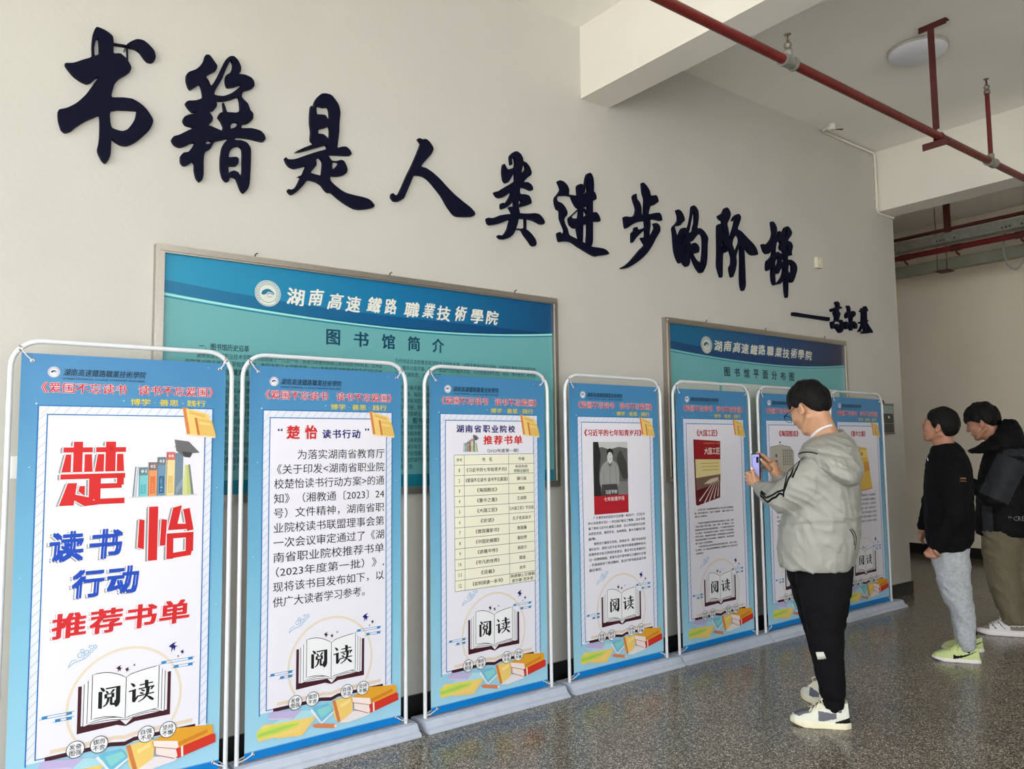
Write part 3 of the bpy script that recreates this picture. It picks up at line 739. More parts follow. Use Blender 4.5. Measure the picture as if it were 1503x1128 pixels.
def border(P):
    P.part('border_panel')
    xo0, xo1, xi0, xi1 = -0.308, 0.322, -0.278, 0.292
    zt, zi, zb = 1.528, 1.495, 0.238
    P.rect(xo0, zb, xo1, zt, pm(222, 226, 240), 1, 0.04)
    hl = pm(176, 186, 206)
    z = 0.25
    while z < 1.50:
        P.line([(xo0+.001, z), (xi0, min(z+.028, zt))], 0.0022, hl, 2)
        P.line([(xi1, z), (xo1-.001, min(z+.028, zt))], 0.0022, hl, 2)
        z += 0.036
    x = xo0+.01
    while x < xo1-0.03:
        P.line([(x, zi), (x+.026, zt)], 0.0022, hl, 2); x += 0.036
    P.rect(xi0, 0.246, xi1, zi, PANEL, 2.6, 0.04)
    def seg(x0, z0, x1, z1): P.rect(x0, z0, x1, z1, LINE, 3.2, 0.04)
    w = 0.0042
    seg(xo0-w/2, zb-.008, xo0+w/2, zt+w/2); seg(xo1-w/2, zb+.01, xo1+w/2, zt+w/2); seg(xo0, zt-w/2, xo1, zt+w/2)
    seg(xi0-w/2, 0.246, xi0+w/2, zi+w/2); seg(xi1-w/2, 0.25, xi1+w/2, zi+w/2); seg(xi0, zi-w/2, xi1, zi+w/2)
    seg(xi0, 0.246, xi0+0.035, 0.2495)
    # two gold books over the top right corner
    o, y = pm(214, 128, 62), pm(232, 200, 120)
    P.part('gold_book#')
    P.poly([(.200, 1.533), (.303, 1.506), (.333, 1.412), (.219, 1.422)], y, 5)
    P.poly([(.200, 1.533), (.213, 1.530), (.232, 1.424), (.219, 1.422)], o, 6)
    P.poly([(.226, 1.518), (.290, 1.502), (.293, 1.490), (.229, 1.506)], pm(224, 176, 96), 6)
    P.poly([(.219, 1.422), (.333, 1.412), (.334, 1.406), (.224, 1.415)], pm(236, 214, 190), 6)
    P.part('gold_book#')
    P.poly([(.248, 1.490), (.318, 1.480), (.337, 1.412), (.262, 1.419)], pm(226, 186, 100), 7)
    P.poly([(.248, 1.490), (.257, 1.489), (.271, 1.418), (.262, 1.419)], pm(196, 112, 52), 8)
    P.poly([(.264, 1.474), (.312, 1.467), (.315, 1.458), (.267, 1.464)], pm(236, 204, 130), 8)
YUE = [[(6,4),(19,0),(19,78),(6,80)], [(12,99),(24,94),(31,82),(26,76),(17,86)], [(36,86),(94,86),(94,92),(36,92)], [(79,4),(94,14),(94,92),(79,92)], [(62,10),(79,16),(94,16),(88,2),(78,-4),(74,6)],
       [(34,80),(42,76),(47,66),(41,65)], [(66,82),(72,78),(60,65),(55,67)], [(31,44),(40,44),(40,64),(31,64)], [(60,44),(69,44),(69,64),(60,64)], [(31,60),(69,60),(69,64),(31,64)], [(31,44),(69,44),(69,48),(31,48)],
       [(42,44),(50,44),(48,28),(40,14),(28,6),(25,9),(36,18),(41,32)], [(54,44),(62,44),(62,22),(64,17),(72,17),(74,30),(77,30),(78,12),(72,8),(58,9),(54,16)]]
DU = [[(6,96),(16,92),(24,80),(18,75),(11,86)], [(0,60),(12,62),(26,65),(26,59),(14,56),(1,55)], [(14,62),(25,62),(25,20),(34,32),(37,29),(22,2),(14,8)],
      [(42,82),(92,86),(93,81),(43,77)], [(62,100),(74,97),(74,66),(63,66)], [(38,64),(98,68),(98,64),(88,50),(84,52),(89,62),(38,59)], [(48,58),(60,53),(61,47),(55,47),(48,54)], [(44,46),(55,41),(57,35),(50,35),(43,42)],
      [(68,62),(80,62),(78,42),(72,24),(58,10),(38,0),(37,3),(55,14),(65,28),(68,44)], [(34,31),(97,36),(98,31),(35,26)], [(72,24),(84,18),(98,4),(94,-3),(84,4),(72,20)]]
def swallow(P, x, z, s, m, layer=5):
    P.part('swallow#')
    P.poly([(x+a*s, z+b*s) for a, b in [(-.5,.1),(-.15,.35),(.3,.5),(.05,.2),(.25,.05),(.5,.02),(.2,-.08),(.12,-.5),(-.02,-.15),(-.25,-.6),(-.2,-.1),(-.35,0)]], m, layer)
def cloud(P, x, z, s, m, layer=4):
    for cx, cz, r, a0, a1 in ((0, 0, .34, -60, 430), (.45, .22, .26, -120, 330), (.1, .42, .2, -90, 300), (.85, .35, .24, -180, 260), (1.1, .6, .2, -90, 320), (.75, .65, .14, 0, 320)):
        pts = []
        n = 18
        for i in range(n+1):
            t = i/n; a = radians(a0+(a1-a0)*t); rr = r*(1-.75*t)
            pts.append((x+(cx+rr*cos(a))*s, z+(cz+rr*sin(a))*s))
        P.line(pts, s*0.055, m, layer)
    P.line([(x-.95*s, z-.9*s), (x-.7*s, z-.35*s), (x-.3*s, z-.3*s)], s*.05, m, layer)
    P.line([(x-.95*s, z-.9*s), (x-.5*s, z-.55*s), (x+.3*s, z-.35*s), (x+.8*s, z+.05*s)], s*.06, m, layer)
def illustration(P):
    bl = pm(104, 170, 212)
    P.part('beige_ring')
    P.ring(0.018, 0.397, 0.2, 0.009, BEIGE, 3.6, 60, -32, 212)
    P.part('cloud')
    cloud(P, -0.143, 0.594, 0.042, bl)
    swallow(P, 0.187, 0.575, 0.036, NAVY); swallow(P, 0.222, 0.549, 0.018, NAVY); swallow(P, 0.206, 0.535, 0.009, NAVY)
    swallow(P, -0.008, 0.524, 0.024, MAROON); swallow(P, 0.020, 0.515, 0.018, MAROON); swallow(P, 0.045, 0.528, 0.010, MAROON)
    b2 = pm(40, 130, 190)
    for (x0, x1, z) in ((0.143, 0.262, 0.519), (0.190, 0.262, 0.496), (-0.262, -0.165, 0.391), (-0.219, -0.165, 0.373)):
        P.part('blue_bar#'); P.rect(x0, z-.0055, x0+.018, z+.0055, b2, 4.4); P.rect(x1-.018, z-.0055, x1, z+.0055, b2, 4.4)
        P.line([(x0+.01, z+.0045), (x1+.008, z+.0045)], .0018, b2, 4.4); P.line([(x0-.008, z-.0045), (x1-.01, z-.0045)], .0018, b2, 4.4)
    P.part('open_book')
    # open book: covers, page blocks, leaves
    P.poly([(-0.147, .481), (-0.135, .481), (-0.135, .335), (0.0, .330), (0.02, .308), (0.045, .330), (.168, .335), (.168, .481), (.180, .481), (.180, .314), (.052, .314), (.02, .303), (-.012, .314), (-.147, .309)], MAROON, 4)
    P.poly([(-.147, .309), (-.012, .316), (.005, .322), (-.02, .330), (-.138, .325)], MAROON, 4.2)
    P.poly([(.180, .314), (.052, .316), (.035, .322), (.06, .330), (.172, .325)], MAROON, 4.2)
    for k, (a, b, t, bt) in enumerate(((-.127, .158, .487, .332), (-.114, .147, .497, .340))):
        left = [(a, t), (a, bt)] + [(a+(0.022-a)*i/8, bt+.010*sin(pi*i/8)-0.006*i/8) for i in range(1, 9)]
        rightp = [(b, t), (b, bt)] + [(b+(0.022-b)*i/8, bt+.010*sin(pi*i/8)-0.006*i/8) for i in range(1, 9)]
        P.poly(left+[(0.022, t)], WH, 4.6+k*.4); P.poly(rightp+[(0.022, t)], WH, 4.6+k*.4)
        P.line(left, .0022, INK, 4.8+k*.4); P.line(rightp, .0022, INK, 4.8+k*.4)
    topl = [(-.100+.117*i/8, .516+.006*sin(pi*i/8)-.030*(i/8)**2) for i in range(9)]
    topr = [(.017+.118*i/8, .486+.026*math.sqrt(i/8)) for i in range(9)]
    botl = [(-.100+.117*i/8, .352+.004*sin(pi*i/8)-.020*(i/8)**2) for i in range(9)]
    botr = [(.017+.118*i/8, .332+.016*math.sqrt(i/8)) for i in range(9)]
    P.poly(topl+botl[::-1], WH, 5.4); P.poly(topr+botr[::-1], WH, 5.4)
    P.line(topl+botl[::-1], .0025, INK, 5.8, closed=True); P.line(topr+botr[::-1], .0025, INK, 5.8, closed=True)
    for q, (dx, dz) in enumerate(((-.0013, 0), (.0013, 0), (0, .0006))):
        P.strokes(YUE, -0.082+dx, 0.385+dz, 0.083, 0.080, INK, 6.2+q*.05)
        P.strokes(DU, 0.028+dx, 0.384+dz, 0.092, 0.080, INK, 6.2+q*.05)
    P.part('ledge')
    # ledge under the book and its four round seals
    P.line([(-.232, .265), (-.02, .268), (.02, .262), (.06, .270), (.266, .274)], .014, pm(224, 206, 184), 3.6)
    P.line([(-.248, .243), (-.03, .246), (0.018, .238), (.05, .248), (.278, .249)], .015, MAROON, 4)
    for (x, z, a, b) in ((-.150, .256, '发奋', '图强'), (-.071, .256, '锲而', '不舍'), (.094, .257, '自强', '不息'), (.173, .257, '坚持', '不懈')):
        P.part('round_seal#'); P.circle(x, z, .0315, INK, 10.8); P.circle(x, z, .0290, WH, 11.2)
        P.text(a, x-.020, x+.020, z+.001, z+.020, INK, 11.6, .012); P.text(b, x-.020, x+.020, z-.021, z-.002, INK, 11.6, .012)
    # watercolour books along the foot
    pr, g1, g2, y1 = pm(188, 176, 216), pm(206, 216, 84), pm(168, 204, 96), pm(238, 206, 120)
    P.part('painted_purple_book')
    P.poly([(-.270, .216), (-.262, .234), (-.242, .238), (-.120, .218), (-.160, .187)], pr, 7)
    P.poly([(-.265, .214), (-.162, .195), (-.158, .187), (-.268, .208)], pm(206, 198, 226), 7.2)
    P.part('painted_pale_book')
    P.poly([(-.245, .19), (-.15, .225), (-.05, .20), (-.07, .15), (-.2, .15)], pm(170, 216, 226), 6.6)
    P.part('painted_green_book')
    P.poly([(-.320, .165), (-.290, .192), (-.240, .186), (-.058, .178), (-.066, .166), (-.13, .128), (-.240, .130), (-.312, .128)], y1, 7.4)
    P.poly([(-.318, .172), (-.240, .182), (-.120, .172), (-.150, .150), (-.240, .140), (-.316, .138)], g1, 7.8)
    P.poly([(-.316, .160), (-.200, .170), (-.130, .164), (-.230, .150), (-.314, .146)], g2, 8.2)
    P.part('painted_yellow_pages')
    P.poly([(-.240, .132), (-.128, .128), (-.066, .178), (-.056, .196), (-.050, .178), (-.118, .110), (-.232, .124)], pm(238, 200, 110), 8)
    P.part('painted_blue_book')
    P.poly([(-.074, .216), (-.055, .220), (.003, .223), (.033, .185), (-.027, .148)], pm(112, 186, 214), 7.6)
    P.poly([(-.050, .205), (.010, .212), (.022, .190), (-.028, .165)], pm(136, 206, 206), 8)
    P.poly([(-.074, .216), (-.027, .148), (.033, .185), (.033, .177), (-.027, .138), (-.080, .206)], pm(226, 230, 240), 8.4)
    P.part('painted_yellow_book')
    P.poly([(.023, .228), (.035, .150), (.059, .126), (.121, .160), (.128, .228), (.090, .236)], pm(236, 200, 112), 8.8)
    P.poly([(.023, .228), (.038, .230), (.064, .136), (.059, .126), (.048, .135)], pm(206, 124, 74), 9.2)
    P.poly([(.062, .205), (.110, .222), (.110, .206), (.066, .190)], pm(240, 216, 140), 9.2)
    P.part('painted_white_pages')
    P.poly([(.06, .126), (.12, .165), (.20, .150), (.26, .17), (.20, .13), (.10, .118)], pm(232, 222, 224), 7.4)
    P.part('painted_pencil')
    P.poly([(-.072, .144), (-.060, .130), (.036, .108), (.046, .112), (.044, .124), (-.050, .146)], pm(214, 130, 88), 9)
    P.circle(.040, .117, .007, pm(240, 214, 200), 9.4, 12)
    # orange over red book
    P.part('painted_orange_book')
    P.poly([(.118, .226), (.200, .256), (.345, .240), (.349, .205), (.215, .178), (.205, .196)], pm(222, 160, 44), 9.6)
    P.poly([(.215, .200), (.326, .226), (.326, .212), (.215, .184)], pm(206, 128, 38), 10)
    P.poly([(.118, .226), (.122, .202), (.205, .176), (.215, .180), (.210, .205)], pm(240, 226, 222), 10)
    P.line([(.118, .226), (.122, .202), (.205, .176)], .0028, pm(190, 110, 40), 10.4)
    P.part('painted_red_book')
    P.poly([(.128, .200), (.205, .176), (.345, .205), (.357, .198), (.358, .168), (.215, .138), (.196, .145)], pm(206, 50, 34), 9.3)
    P.poly([(.128, .200), (.130, .170), (.200, .140), (.212, .146), (.205, .176)], pm(238, 222, 218), 9.7)
    P.line([(.128, .200), (.130, .170), (.200, .140)], .0028, pm(180, 70, 40), 10)
    P.poly([(.224, .180), (.232, .182), (.234, .142), (.226, .140)], pm(240, 226, 220), 9.8)
def shelf_books(P, x, z, s, cap=True):
    """row of numbered books with a mortar board; x, z = left foot, s = width of the row"""
    f = s/0.25
    P.part('shelf_of_books')
    def R(a, b, c, d, m, l): P.rect(x+a*f, z+b*f, x+c*f, z+d*f, m, l)
    R(-.012, -.004, .245, .0, pm(200, 204, 200), 4)
    P.poly([(x+a*f, z+b*f) for a, b in ((-.002, 0), (.006, .118), (.011, .118), (.004, 0))], pm(130, 136, 140), 4.4)
    P.poly([(x+a*f, z+b*f) for a, b in ((.006, 0), (.014, .118), (.020, .118), (.014, 0))], pm(190, 196, 208), 4.4)
    for k, (a, h, c, t, num, c2) in enumerate(((.020, .115, (120, 194, 200), (104, 132, 140), '01', (86, 172, 184)), (.054, .134, (226, 150, 100), (128, 110, 108), '02', (214, 116, 62)), (.087, .154, (110, 144, 172), (110, 120, 130), '03', (32, 92, 130)), (.121, .174, (232, 208, 150), (208, 104, 96), '04', (216, 186, 116)))):
        P.part('shelf_book#'); R(a, 0, a+.033, h, pm(*c), 4.4); R(a, h-.032, a+.033, h, pm(*t), 4.8)
        R(a+.0015, 0, a+.0035, h, pm(90, 96, 100), 5)
        P.text(num, x+(a+.008)*f, x+(a+.027)*f, z+(h-.022)*f, z+(h-.010)*f, WH, 5.2, .015)
        R(a+.008, .010, a+.027, .078 if k else .048, pm(*c2), 4.8)
        if k == 2: 
            for i, chh in enumerate('CREATIVE'): P.text(chh, x+(a+.013)*f, x+(a+.022)*f, z+(.067-.0072*i)*f, z+(.072-.0072*i)*f, pm(150, 190, 210), 5.2)
        else:
            for i in range(4): R(a+.013, .018+i*.009, a+.022, .021+i*.009, pm(*c), 5.2)
    P.part('shelf_book#')
    R(.154, 0, .186, .170, pm(112, 132, 148), 4.4)
    P.poly([(x+a*f, z+b*f) for a, b in ((.160, .0), (.186, .04), (.186, .07), (.160, .03))], pm(136, 154, 170), 4.8)
    P.part('thin_books')
    P.poly([(x+a*f, z+b*f) for a, b in ((.186, 0), (.192, .12), (.198, .12), (.204, 0))], pm(204, 208, 140), 4.4)
    P.poly([(x+a*f, z+b*f) for a, b in ((.204, 0), (.198, .12), (.206, .12), (.226, 0))], pm(186, 196, 120), 4.4)
    P.poly([(x+a*f, z+b*f) for a, b in ((.220, 0), (.206, .122), (.213, .122), (.230, 0))], pm(120, 124, 126), 4.6)
    P.part('mortar_board')
    P.poly([(x+a*f, z+b*f) for a, b in ((.150, .224), (.206, .216), (.250, .170), (.222, .168), (.214, .152), (.19, .153), (.158, .178))], pm(104, 104, 106), 5.4)
    P.poly([(x+a*f, z+b*f) for a, b in ((.180, .176), (.219, .170), (.212, .150), (.19, .153))], pm(66, 64, 66), 5.8)
    P.line([(x+.150*f, z+.19*f), (x+.156*f, z+.205*f)], .002*f, GREY, 5.8)
def heavy(P, strokes, x0, z0, w, h, m, layer, shadow=0.010):
    for dx, dz, mm, l in ((-shadow, -shadow*.2, GREY, 0), (-shadow*.5, shadow*.35, GREY, 0.0)):
        P.strokes(strokes, x0+dx, z0+dz, w, h, mm, layer+l)
    for dx, dz in ((-.003, 0), (.003, 0), (0, .004), (0, -.003), (-.0025, .0035)):
        P.strokes(strokes, x0+dx, z0+dz, w, h, WH, layer+.5+dx*10)
    P.strokes(strokes, x0, z0, w, h, m, layer+1)
CHU = [[(4,83),(48,83),(48,91),(4,91)], [(19,52),(33,52),(33,100),(19,100)], [(2,52),(16,52),(16,80),(8,80)], [(36,52),(49,52),(47,80),(36,80)],
       [(53,83),(100,83),(100,91),(53,91)], [(68,52),(84,52),(84,100),(68,100)], [(52,52),(66,52),(66,80),(56,80)], [(86,52),(98,52),(96,80),(86,80)],
       [(1,41),(100,41),(100,49),(1,49)], [(87,30),(98,30),(98,46),(87,46)], [(44,8),(62,8),(62,46),(44,46)], [(56,25),(95,25),(95,33),(56,33)], [(56,0),(100,0),(100,9),(52,9)],
       [(12,35),(26,35),(22,0),(0,0)], [(20,18),(44,12),(62,0),(38,-2),(16,12)], [(30,30),(38,30),(38,14),(28,22)]]
YI = [[(20,0),(36,0),(36,100),(20,100)], [(2,26),(13,22),(13,76),(4,78)], [(40,26),(50,26),(52,74),(42,76)],
      [(62,96),(78,100),(70,62),(54,56)], [(54,54),(92,54),(92,64),(58,66)], [(80,92),(92,94),(100,52),(88,50)], [(52,0),(64,0),(64,46),(52,46)], [(86,8),(100,12),(100,46),(86,46)], [(52,38),(100,38),(100,48),(52,48)], [(52,0),(96,4),(98,14),(52,10)]]
def shadowed(P, body, x0, x1, z0, z1, m, layer, bold=.03, sh=.006, shear=0.0, slope=0.0, edge=GREY):
    P.text(body, x0-sh, x1-sh, z0-sh*.3, z1-sh*.3, edge, layer, bold+.01, 2, shear, slope)
    P.text(body, x0-sh*.4, x1-sh*.4, z0+sh*.2, z1+sh*.2, WH, layer+.4, bold+.02, 2, shear, slope)
    P.text(body, x0, x1, z0, z1, m, layer+.8, bold, 2, shear, slope)
def para(P, lines, x0, x1, ztop, dz, h, m=None, bold=.01, layer=4):
    n = max(len(l) for l in lines)
    for i, l in enumerate(lines):
        ind = len(l)-len(l.lstrip('　'))
        t = l.lstrip('　')
        if not t: continue
        cw = (x1-x0)/n
        full = len(l) >= n-1
        P.text(t, x0+ind*cw, x1 if full else x0+len(l)*cw, ztop-i*dz-h, ztop-i*dz, m or INK, layer, bold, 1)

def c1(P):
    P.part('title_lettering')
    P.part('printed_character#'); heavy(P, CHU, -0.231, 1.153, 0.224, 0.240, RED, 3.4)
    P.part('printed_character#'); heavy(P, YI, 0.040, 0.922, 0.215, 0.212, RED, 3.4)
    shelf_books(P, 0.022, 1.176, 0.25)
    P.part('subtitle_lettering')
    for ch, a, b in (('读', -.255, -.150), ('书', -.122, -.018)):
        P.part('printed_character#'); shadowed(P, ch, a, b, .948, 1.055, BLUE, 3.6, .045, .008, .05)
    for ch, a, b in (('行', -.178, -.078), ('动', -.058, .044)):
        P.part('printed_character#'); shadowed(P, ch, a, b, .808, .908, BLUE, 3.6, .045, .008, .05)
    for i, ch in enumerate('推荐书单'):
        P.part('printed_character#'); shadowed(P, ch, -.238+i*.124, -.132+i*.124, .668, .755, pm(206, 34, 40), 3.6, .035, .006, .04, 0, pm(236, 150, 160))
def c2(P):
    P.part('title_lettering')
    P.text('“', -.243, -.222, 1.436, 1.448, NAVY, 3.8, .02); P.text('”', .178, .199, 1.438, 1.450, NAVY, 3.8, .02)
    shadowed(P, '楚', -.200, -.144, 1.403, 1.460, RED, 3.6, .04, .003); shadowed(P, '怡', -.116, -.062, 1.403, 1.462, RED, 3.6, .04, .003)
    for i, ch in enumerate('读书行动'): P.text(ch, -.034+i*.049, .006+i*.049, 1.404, 1.444, NAVY, 3.8, .03, 1)
    P.part('body_lettering')
    rows = ['　　为落实湖南省教育厅', '《关于印发<湖南省职业院', '校楚怡读书行动方案>的通', '知》（湘教通〔2023〕24', '号）文件精神，湖南省职', '业院校读书联盟理事会第', '一次会议审定通过了《湖', '南省职业院校推荐书单', '（2023年度第一批）》,', '现将该书目发布如下，以', '供广大读者学习参考。']
    z = 1.350; dzs = 0.0636
    for i, r in enumerate(rows):
        t = r.lstrip('　'); x0 = -.151 if i == 0 else (-.244 if i in (1, 8) else -.256)
        x1 = .281 if i != 10 else .181
        zc = z-i*dzs
        P.text(t, x0, x1, zc-.040, zc+.004, INK, 4, .004, 2)
def c3(P):
    P.part('title_lettering')
    for i, ch in enumerate('湖南省职业院校'):
        P.text(ch, -.211+i*.0552, -.168+i*.0552, 1.433, 1.471, NAVY, 3.8, .03, 1)
    for i, ch in enumerate('推荐书单'):
        shadowed(P, ch, -.042+i*.0665, .012+i*.0665, 1.371, 1.416, RED, 3.6, .035, .002)
    P.text('（2023年度第一期）', -.020, .188, 1.327, 1.347, INK, 3.8, .012, 1)
    shelf_books(P, -.170, 1.333, 0.098)
    P.part('list_table')
    x0, x1, zt, zb = -.226, .294, 1.318, .632
    P.rect(x0, zb, x1, zt, pm(238, 236, 214), 3.6, .05)
    ink = pm(70, 96, 110)
    n = 13; dz = (zt-zb)/n
    for i in range(n+1): P.rect(x0, zt-i*dz-.0011, x1, zt-i*dz+.0011, ink, 4, .05)
    for x in (x0, -.165, .120, x1): P.rect(x-.0011, zb, x+.0011, zt, ink, 4, .05)
    P.part('table_lettering')
    rows = [('序号', '书　名', '作者'), ('1', '《习近平的七年知青岁月》', '中共中央|党校出版社'), ('2', '《爱国不忘读书 读书不忘爱国》', '滕元瑞'), ('3', '《海国图志》', '魏源'), ('4', '《重中之重》', '王成刚'),
            ('5', '《大国工匠》', '《大国工匠》节目组'), ('6', '《论语》', '孔子及其弟子'), ('7', '《曾国藩家书》', '曾国藩'), ('8', '《中国史纲要》', '翦伯赞'), ('9', '《袁隆平传》', '姚昆仑'),
            ('10', '《平凡的世界》', '路遥'), ('11', '《活着》', '余华'), ('12', '《如何阅读一本书》', '莫提默·J·艾德勒|查尔斯·范多伦')]
    for i, (a, b, c) in enumerate(rows):
        z = zt-(i+.5)*dz
        wa = (.004 if a == '1' else .008*len(a)) if a.isdigit() else .017*len(a)
        P.text(a, -.195-wa/2, -.195+wa/2, z-.009, z+.009, INK, 4.2, .012)
        wb = min(.270, .0215*len(b)); P.text(b, -.022-wb/2, -.022+wb/2, z-.0105, z+.0105, INK, 4.2, .014)
        cs = c.split('|')
        for k, t in enumerate(cs):
            wc = min(.165, .021*len(t)); zz = z if len(cs) == 1 else z+.0115-.023*k
            P.text(t, .207-wc/2, .207+wc/2, zz-.0095, zz+.0095, INK, 4.2, .014)
def c4(P):
    P.part('title_lettering')
    P.text('《习近平的七年知青岁月》', -.256, .215, 1.415, 1.453, pm(178, 24, 40), 3.8, .03, 1)
    P.part('book_cover')
    # book cover: grey photographic picture of a standing figure over a red foot
    g = lambda v: pm(v, v, v-1)
    P.rect(-.190, .957, .092, 1.380, g(96), 3.6)
    P.rect(-.190, .957, .092, 1.064, pm(176, 28, 40), 4.2)
    P.poly([(-.190, 1.38), (.092, 1.38), (.092, 1.34), (.02, 1.35), (-.06, 1.335), (-.12, 1.35), (-.190, 1.34)], g(196), 4)
    P.poly([(-.190, 1.38), (-.150, 1.38), (-.130, 1.30), (-.145, 1.20), (-.130, 1.064), (-.190, 1.064)], g(36), 4.2)
    P.poly(crom([(.03, 1.33), (.06, 1.29), (.085, 1.24), (.092, 1.16), (.05, 1.16), (.02, 1.22), (-.0, 1.28)], 3), g(60), 4.2)
    P.poly([(-.13, 1.15), (.092, 1.14), (.092, 1.064), (-.13, 1.064)], g(120), 4.1)
    P.poly(crom([(-.130, 1.115), (-.142, 1.18), (-.125, 1.235), (-.095, 1.262), (-.055, 1.278), (-.015, 1.262), (.012, 1.235), (.018, 1.18), (.006, 1.115)], 3), g(150), 4.4)
    P.poly([(-.125, 1.13), (.0, 1.13), (.010, 1.064), (-.130, 1.064)], g(62), 4.6)
    P.poly(crom([(-.075, 1.262), (-.077, 1.300), (-.056, 1.325), (-.034, 1.300), (-.038, 1.262), (-.056, 1.248)], 3), g(202), 4.8)
    P.poly(crom([(-.081, 1.298), (-.080, 1.328), (-.055, 1.342), (-.030, 1.326), (-.032, 1.298), (-.042, 1.316), (-.068, 1.318)], 3), g(16), 5.2)
    for x in (-.064, -.047): P.circle(x, 1.300, .0018, g(20), 5.2, 8)
    P.line([(-.062, 1.281), (-.055, 1.278), (-.049, 1.281)], .002, g(70), 5.2)
    P.line([(-.056, 1.25), (-.058, 1.13)], .0022, g(80), 5); P.line([(-.11, 1.22), (-.105, 1.13)], .002, g(96), 5); P.line([(-.012, 1.235), (-.004, 1.13)], .002, g(96), 5)
    P.poly([(-.072, 1.262), (-.056, 1.248), (-.04, 1.262), (-.044, 1.24), (-.056, 1.234), (-.068, 1.24)], g(100), 5)
    P.text('习近平的', -.098, -.002, 1.072, 1.096, pm(236, 232, 232), 5.4, .01, 1)
    P.text('七年知青岁月', -.110, .055, 1.030, 1.055, pm(236, 226, 228), 5.4, .01, 1)
    P.part('body_lettering')
    ls = ['　　广大青年如何扣好人生的第一粒扣子？《习近平', '的七年知青岁月》一书为我们给出了答案。这本书再', '现了青年习近平扎根黄土高原，在山沟沟里同人民群', '众同甘共苦、情同手足、血肉相连、鱼水交融的历史', '画卷。', '　　榜样的力量是无穷的。阅读此书，我们可以在回', '望历史中，感受习近平总书记青年时期家国情怀的为', '民情怀和无私无畏的历史担当，跟总书记在青春同行', '过一段情感链接，更是为当代青年树立正确的人生观', '、价值观提供了鲜活教材，是当代青年励志成才的', '最好典范。']
    para(P, ls, -.240, .232, .947, .0296, .0165, None, .016)
def c5(P):
    P.part('title_lettering')
    P.text('《大国工匠》', -.175, .034, 1.413, 1.457, pm(178, 24, 40), 3.8, .025, 1)
    P.part('book_cover')
    P.poly([(-.212, 1.393), (.060, 1.381), (.044, 1.004), (-.190, .961), (-.205, .968)], pm(96, 22, 28), 3.6)
    P.poly([(-.198, 1.392), (.060, 1.381), (.058, 1.258), (-.197, 1.262)], pm(150, 22, 32), 4)
    P.poly([(-.197, 1.262), (.058, 1.258), (.055, 1.16), (-.196, 1.14)], pm(222, 206, 150), 4)
    P.poly([(-.196, 1.14), (.055, 1.16), (.053, 1.11), (-.195, 1.06)], pm(122, 96, 84), 4)
    for a, b2 in ((-.17, .990), (-.12, .975), (-.07, .985), (-.02, 1.0), (.02, 1.012)):
        P.line([(a, b2), (a*.25+.03, 1.12)], [.010, .002], pm(226, 214, 206), 4.4)
    P.poly([(-.12, 1.10), (-.05, 1.13), (.03, 1.14), (.03, 1.12), (-.06, 1.10)], pm(206, 196, 176), 4.2)
    P.text('大国工匠', -.105, .052, 1.292, 1.338, pm(234, 224, 214), 4.6, .012, 1)
    P.text('中央电视台新闻中心编著', -.11, .05, 1.362, 1.371, pm(200, 160, 130), 4.6)
    for k in range(3): P.rect(-.150+.01*k, 1.232-.022*k, .04, 1.237-.022*k, pm(192, 160, 60), 4.4)
    P.part('body_lettering')
    ls = ['　　《大国工匠》是由国家能源总社工会大国工匠编辑部', '编，是关切新时代、弘扬“工匠精神”，献礼中国共产党', '成立100周年。', '', '　　作品从中国制造到中国创造的多角度切入主题，讲述', '了港口起重了事无巨细，年薪、罗晓，生产数控人，也为', '祖国建设者讲述劳动者故事普通了。个人战成为国家栋梁', '也为国家，将匠者故事也为故事，传承传了不可的坚毅、', '坚守与传承，奉献情怀的故事，展现我国成立以来取得的', '辉煌成就和精神了伟大的新时，奉献国成为，推动我国发', '展了强有力支撑的精神。', '　　作品是深刻生动的思想政治教育读物主题，弘扬“大国工', '匠”精神，是一部弘扬劳模精神和工匠精神人物上乘佳作读', '本值推荐。']
    para(P, ls, -.222, .212, .940, .0215, .0125, None, .016)
def c6(P):
    P.part('title_lettering')
    P.text('《海国图志》', -.155, .082, 1.411, 1.454, pm(178, 24, 40), 3.8, .03, 1)
    P.part('book_cover')
    tan = pm(176, 172, 158)
    P.poly([(-.271, 1.330), (-.146, 1.346), (-.020, 1.330), (.02, 1.30), (.02, 1.00), (-.271, 1.00)], tan, 3.6)
    P.line([(-.271, 1.333), (-.146, 1.350), (-.020, 1.333)], .004, INK, 4)
    P.circle(-.150, 1.368, .008, INK, 4, 12)
    for i, ch in enumerate('海国图志'): P.text(ch, -.212, -.188, 1.26-i*.045, 1.285-i*.045, INK, 4.2, .03)
    for k in range(5):
        for i in range(6): P.text('魏源著邵阳撰'[i], -.12+k*.026, -.105+k*.026, 1.300-i*.02, 1.315-i*.02, INK, 4.2, .01)
    P.part('body_lettering')
    ls = ['　　《海国图志》是魏源受林则徐嘱托而编著的', '一部世界地理历史知识的综合性图书，全书', '详细叙述了世界舆地和各国历史政制风土人', '情，主张学习西方的科学技术，提出师夷之', '长技以制夷的中心思想，是一部划时代著作', '该书对亚洲乃至世界都产生了较大的影响，', '是中国近代史上具有深远影响的一部巨著。', '　　本书内容丰富，具有很高的文献与历史的', '价值值得当代青年学生认真阅读学习和思考', '本书不愧为中国近代影响力巨大的一部好书']
    para(P, ls, -.222, .212, .930, .0296, .0165, None, .012)
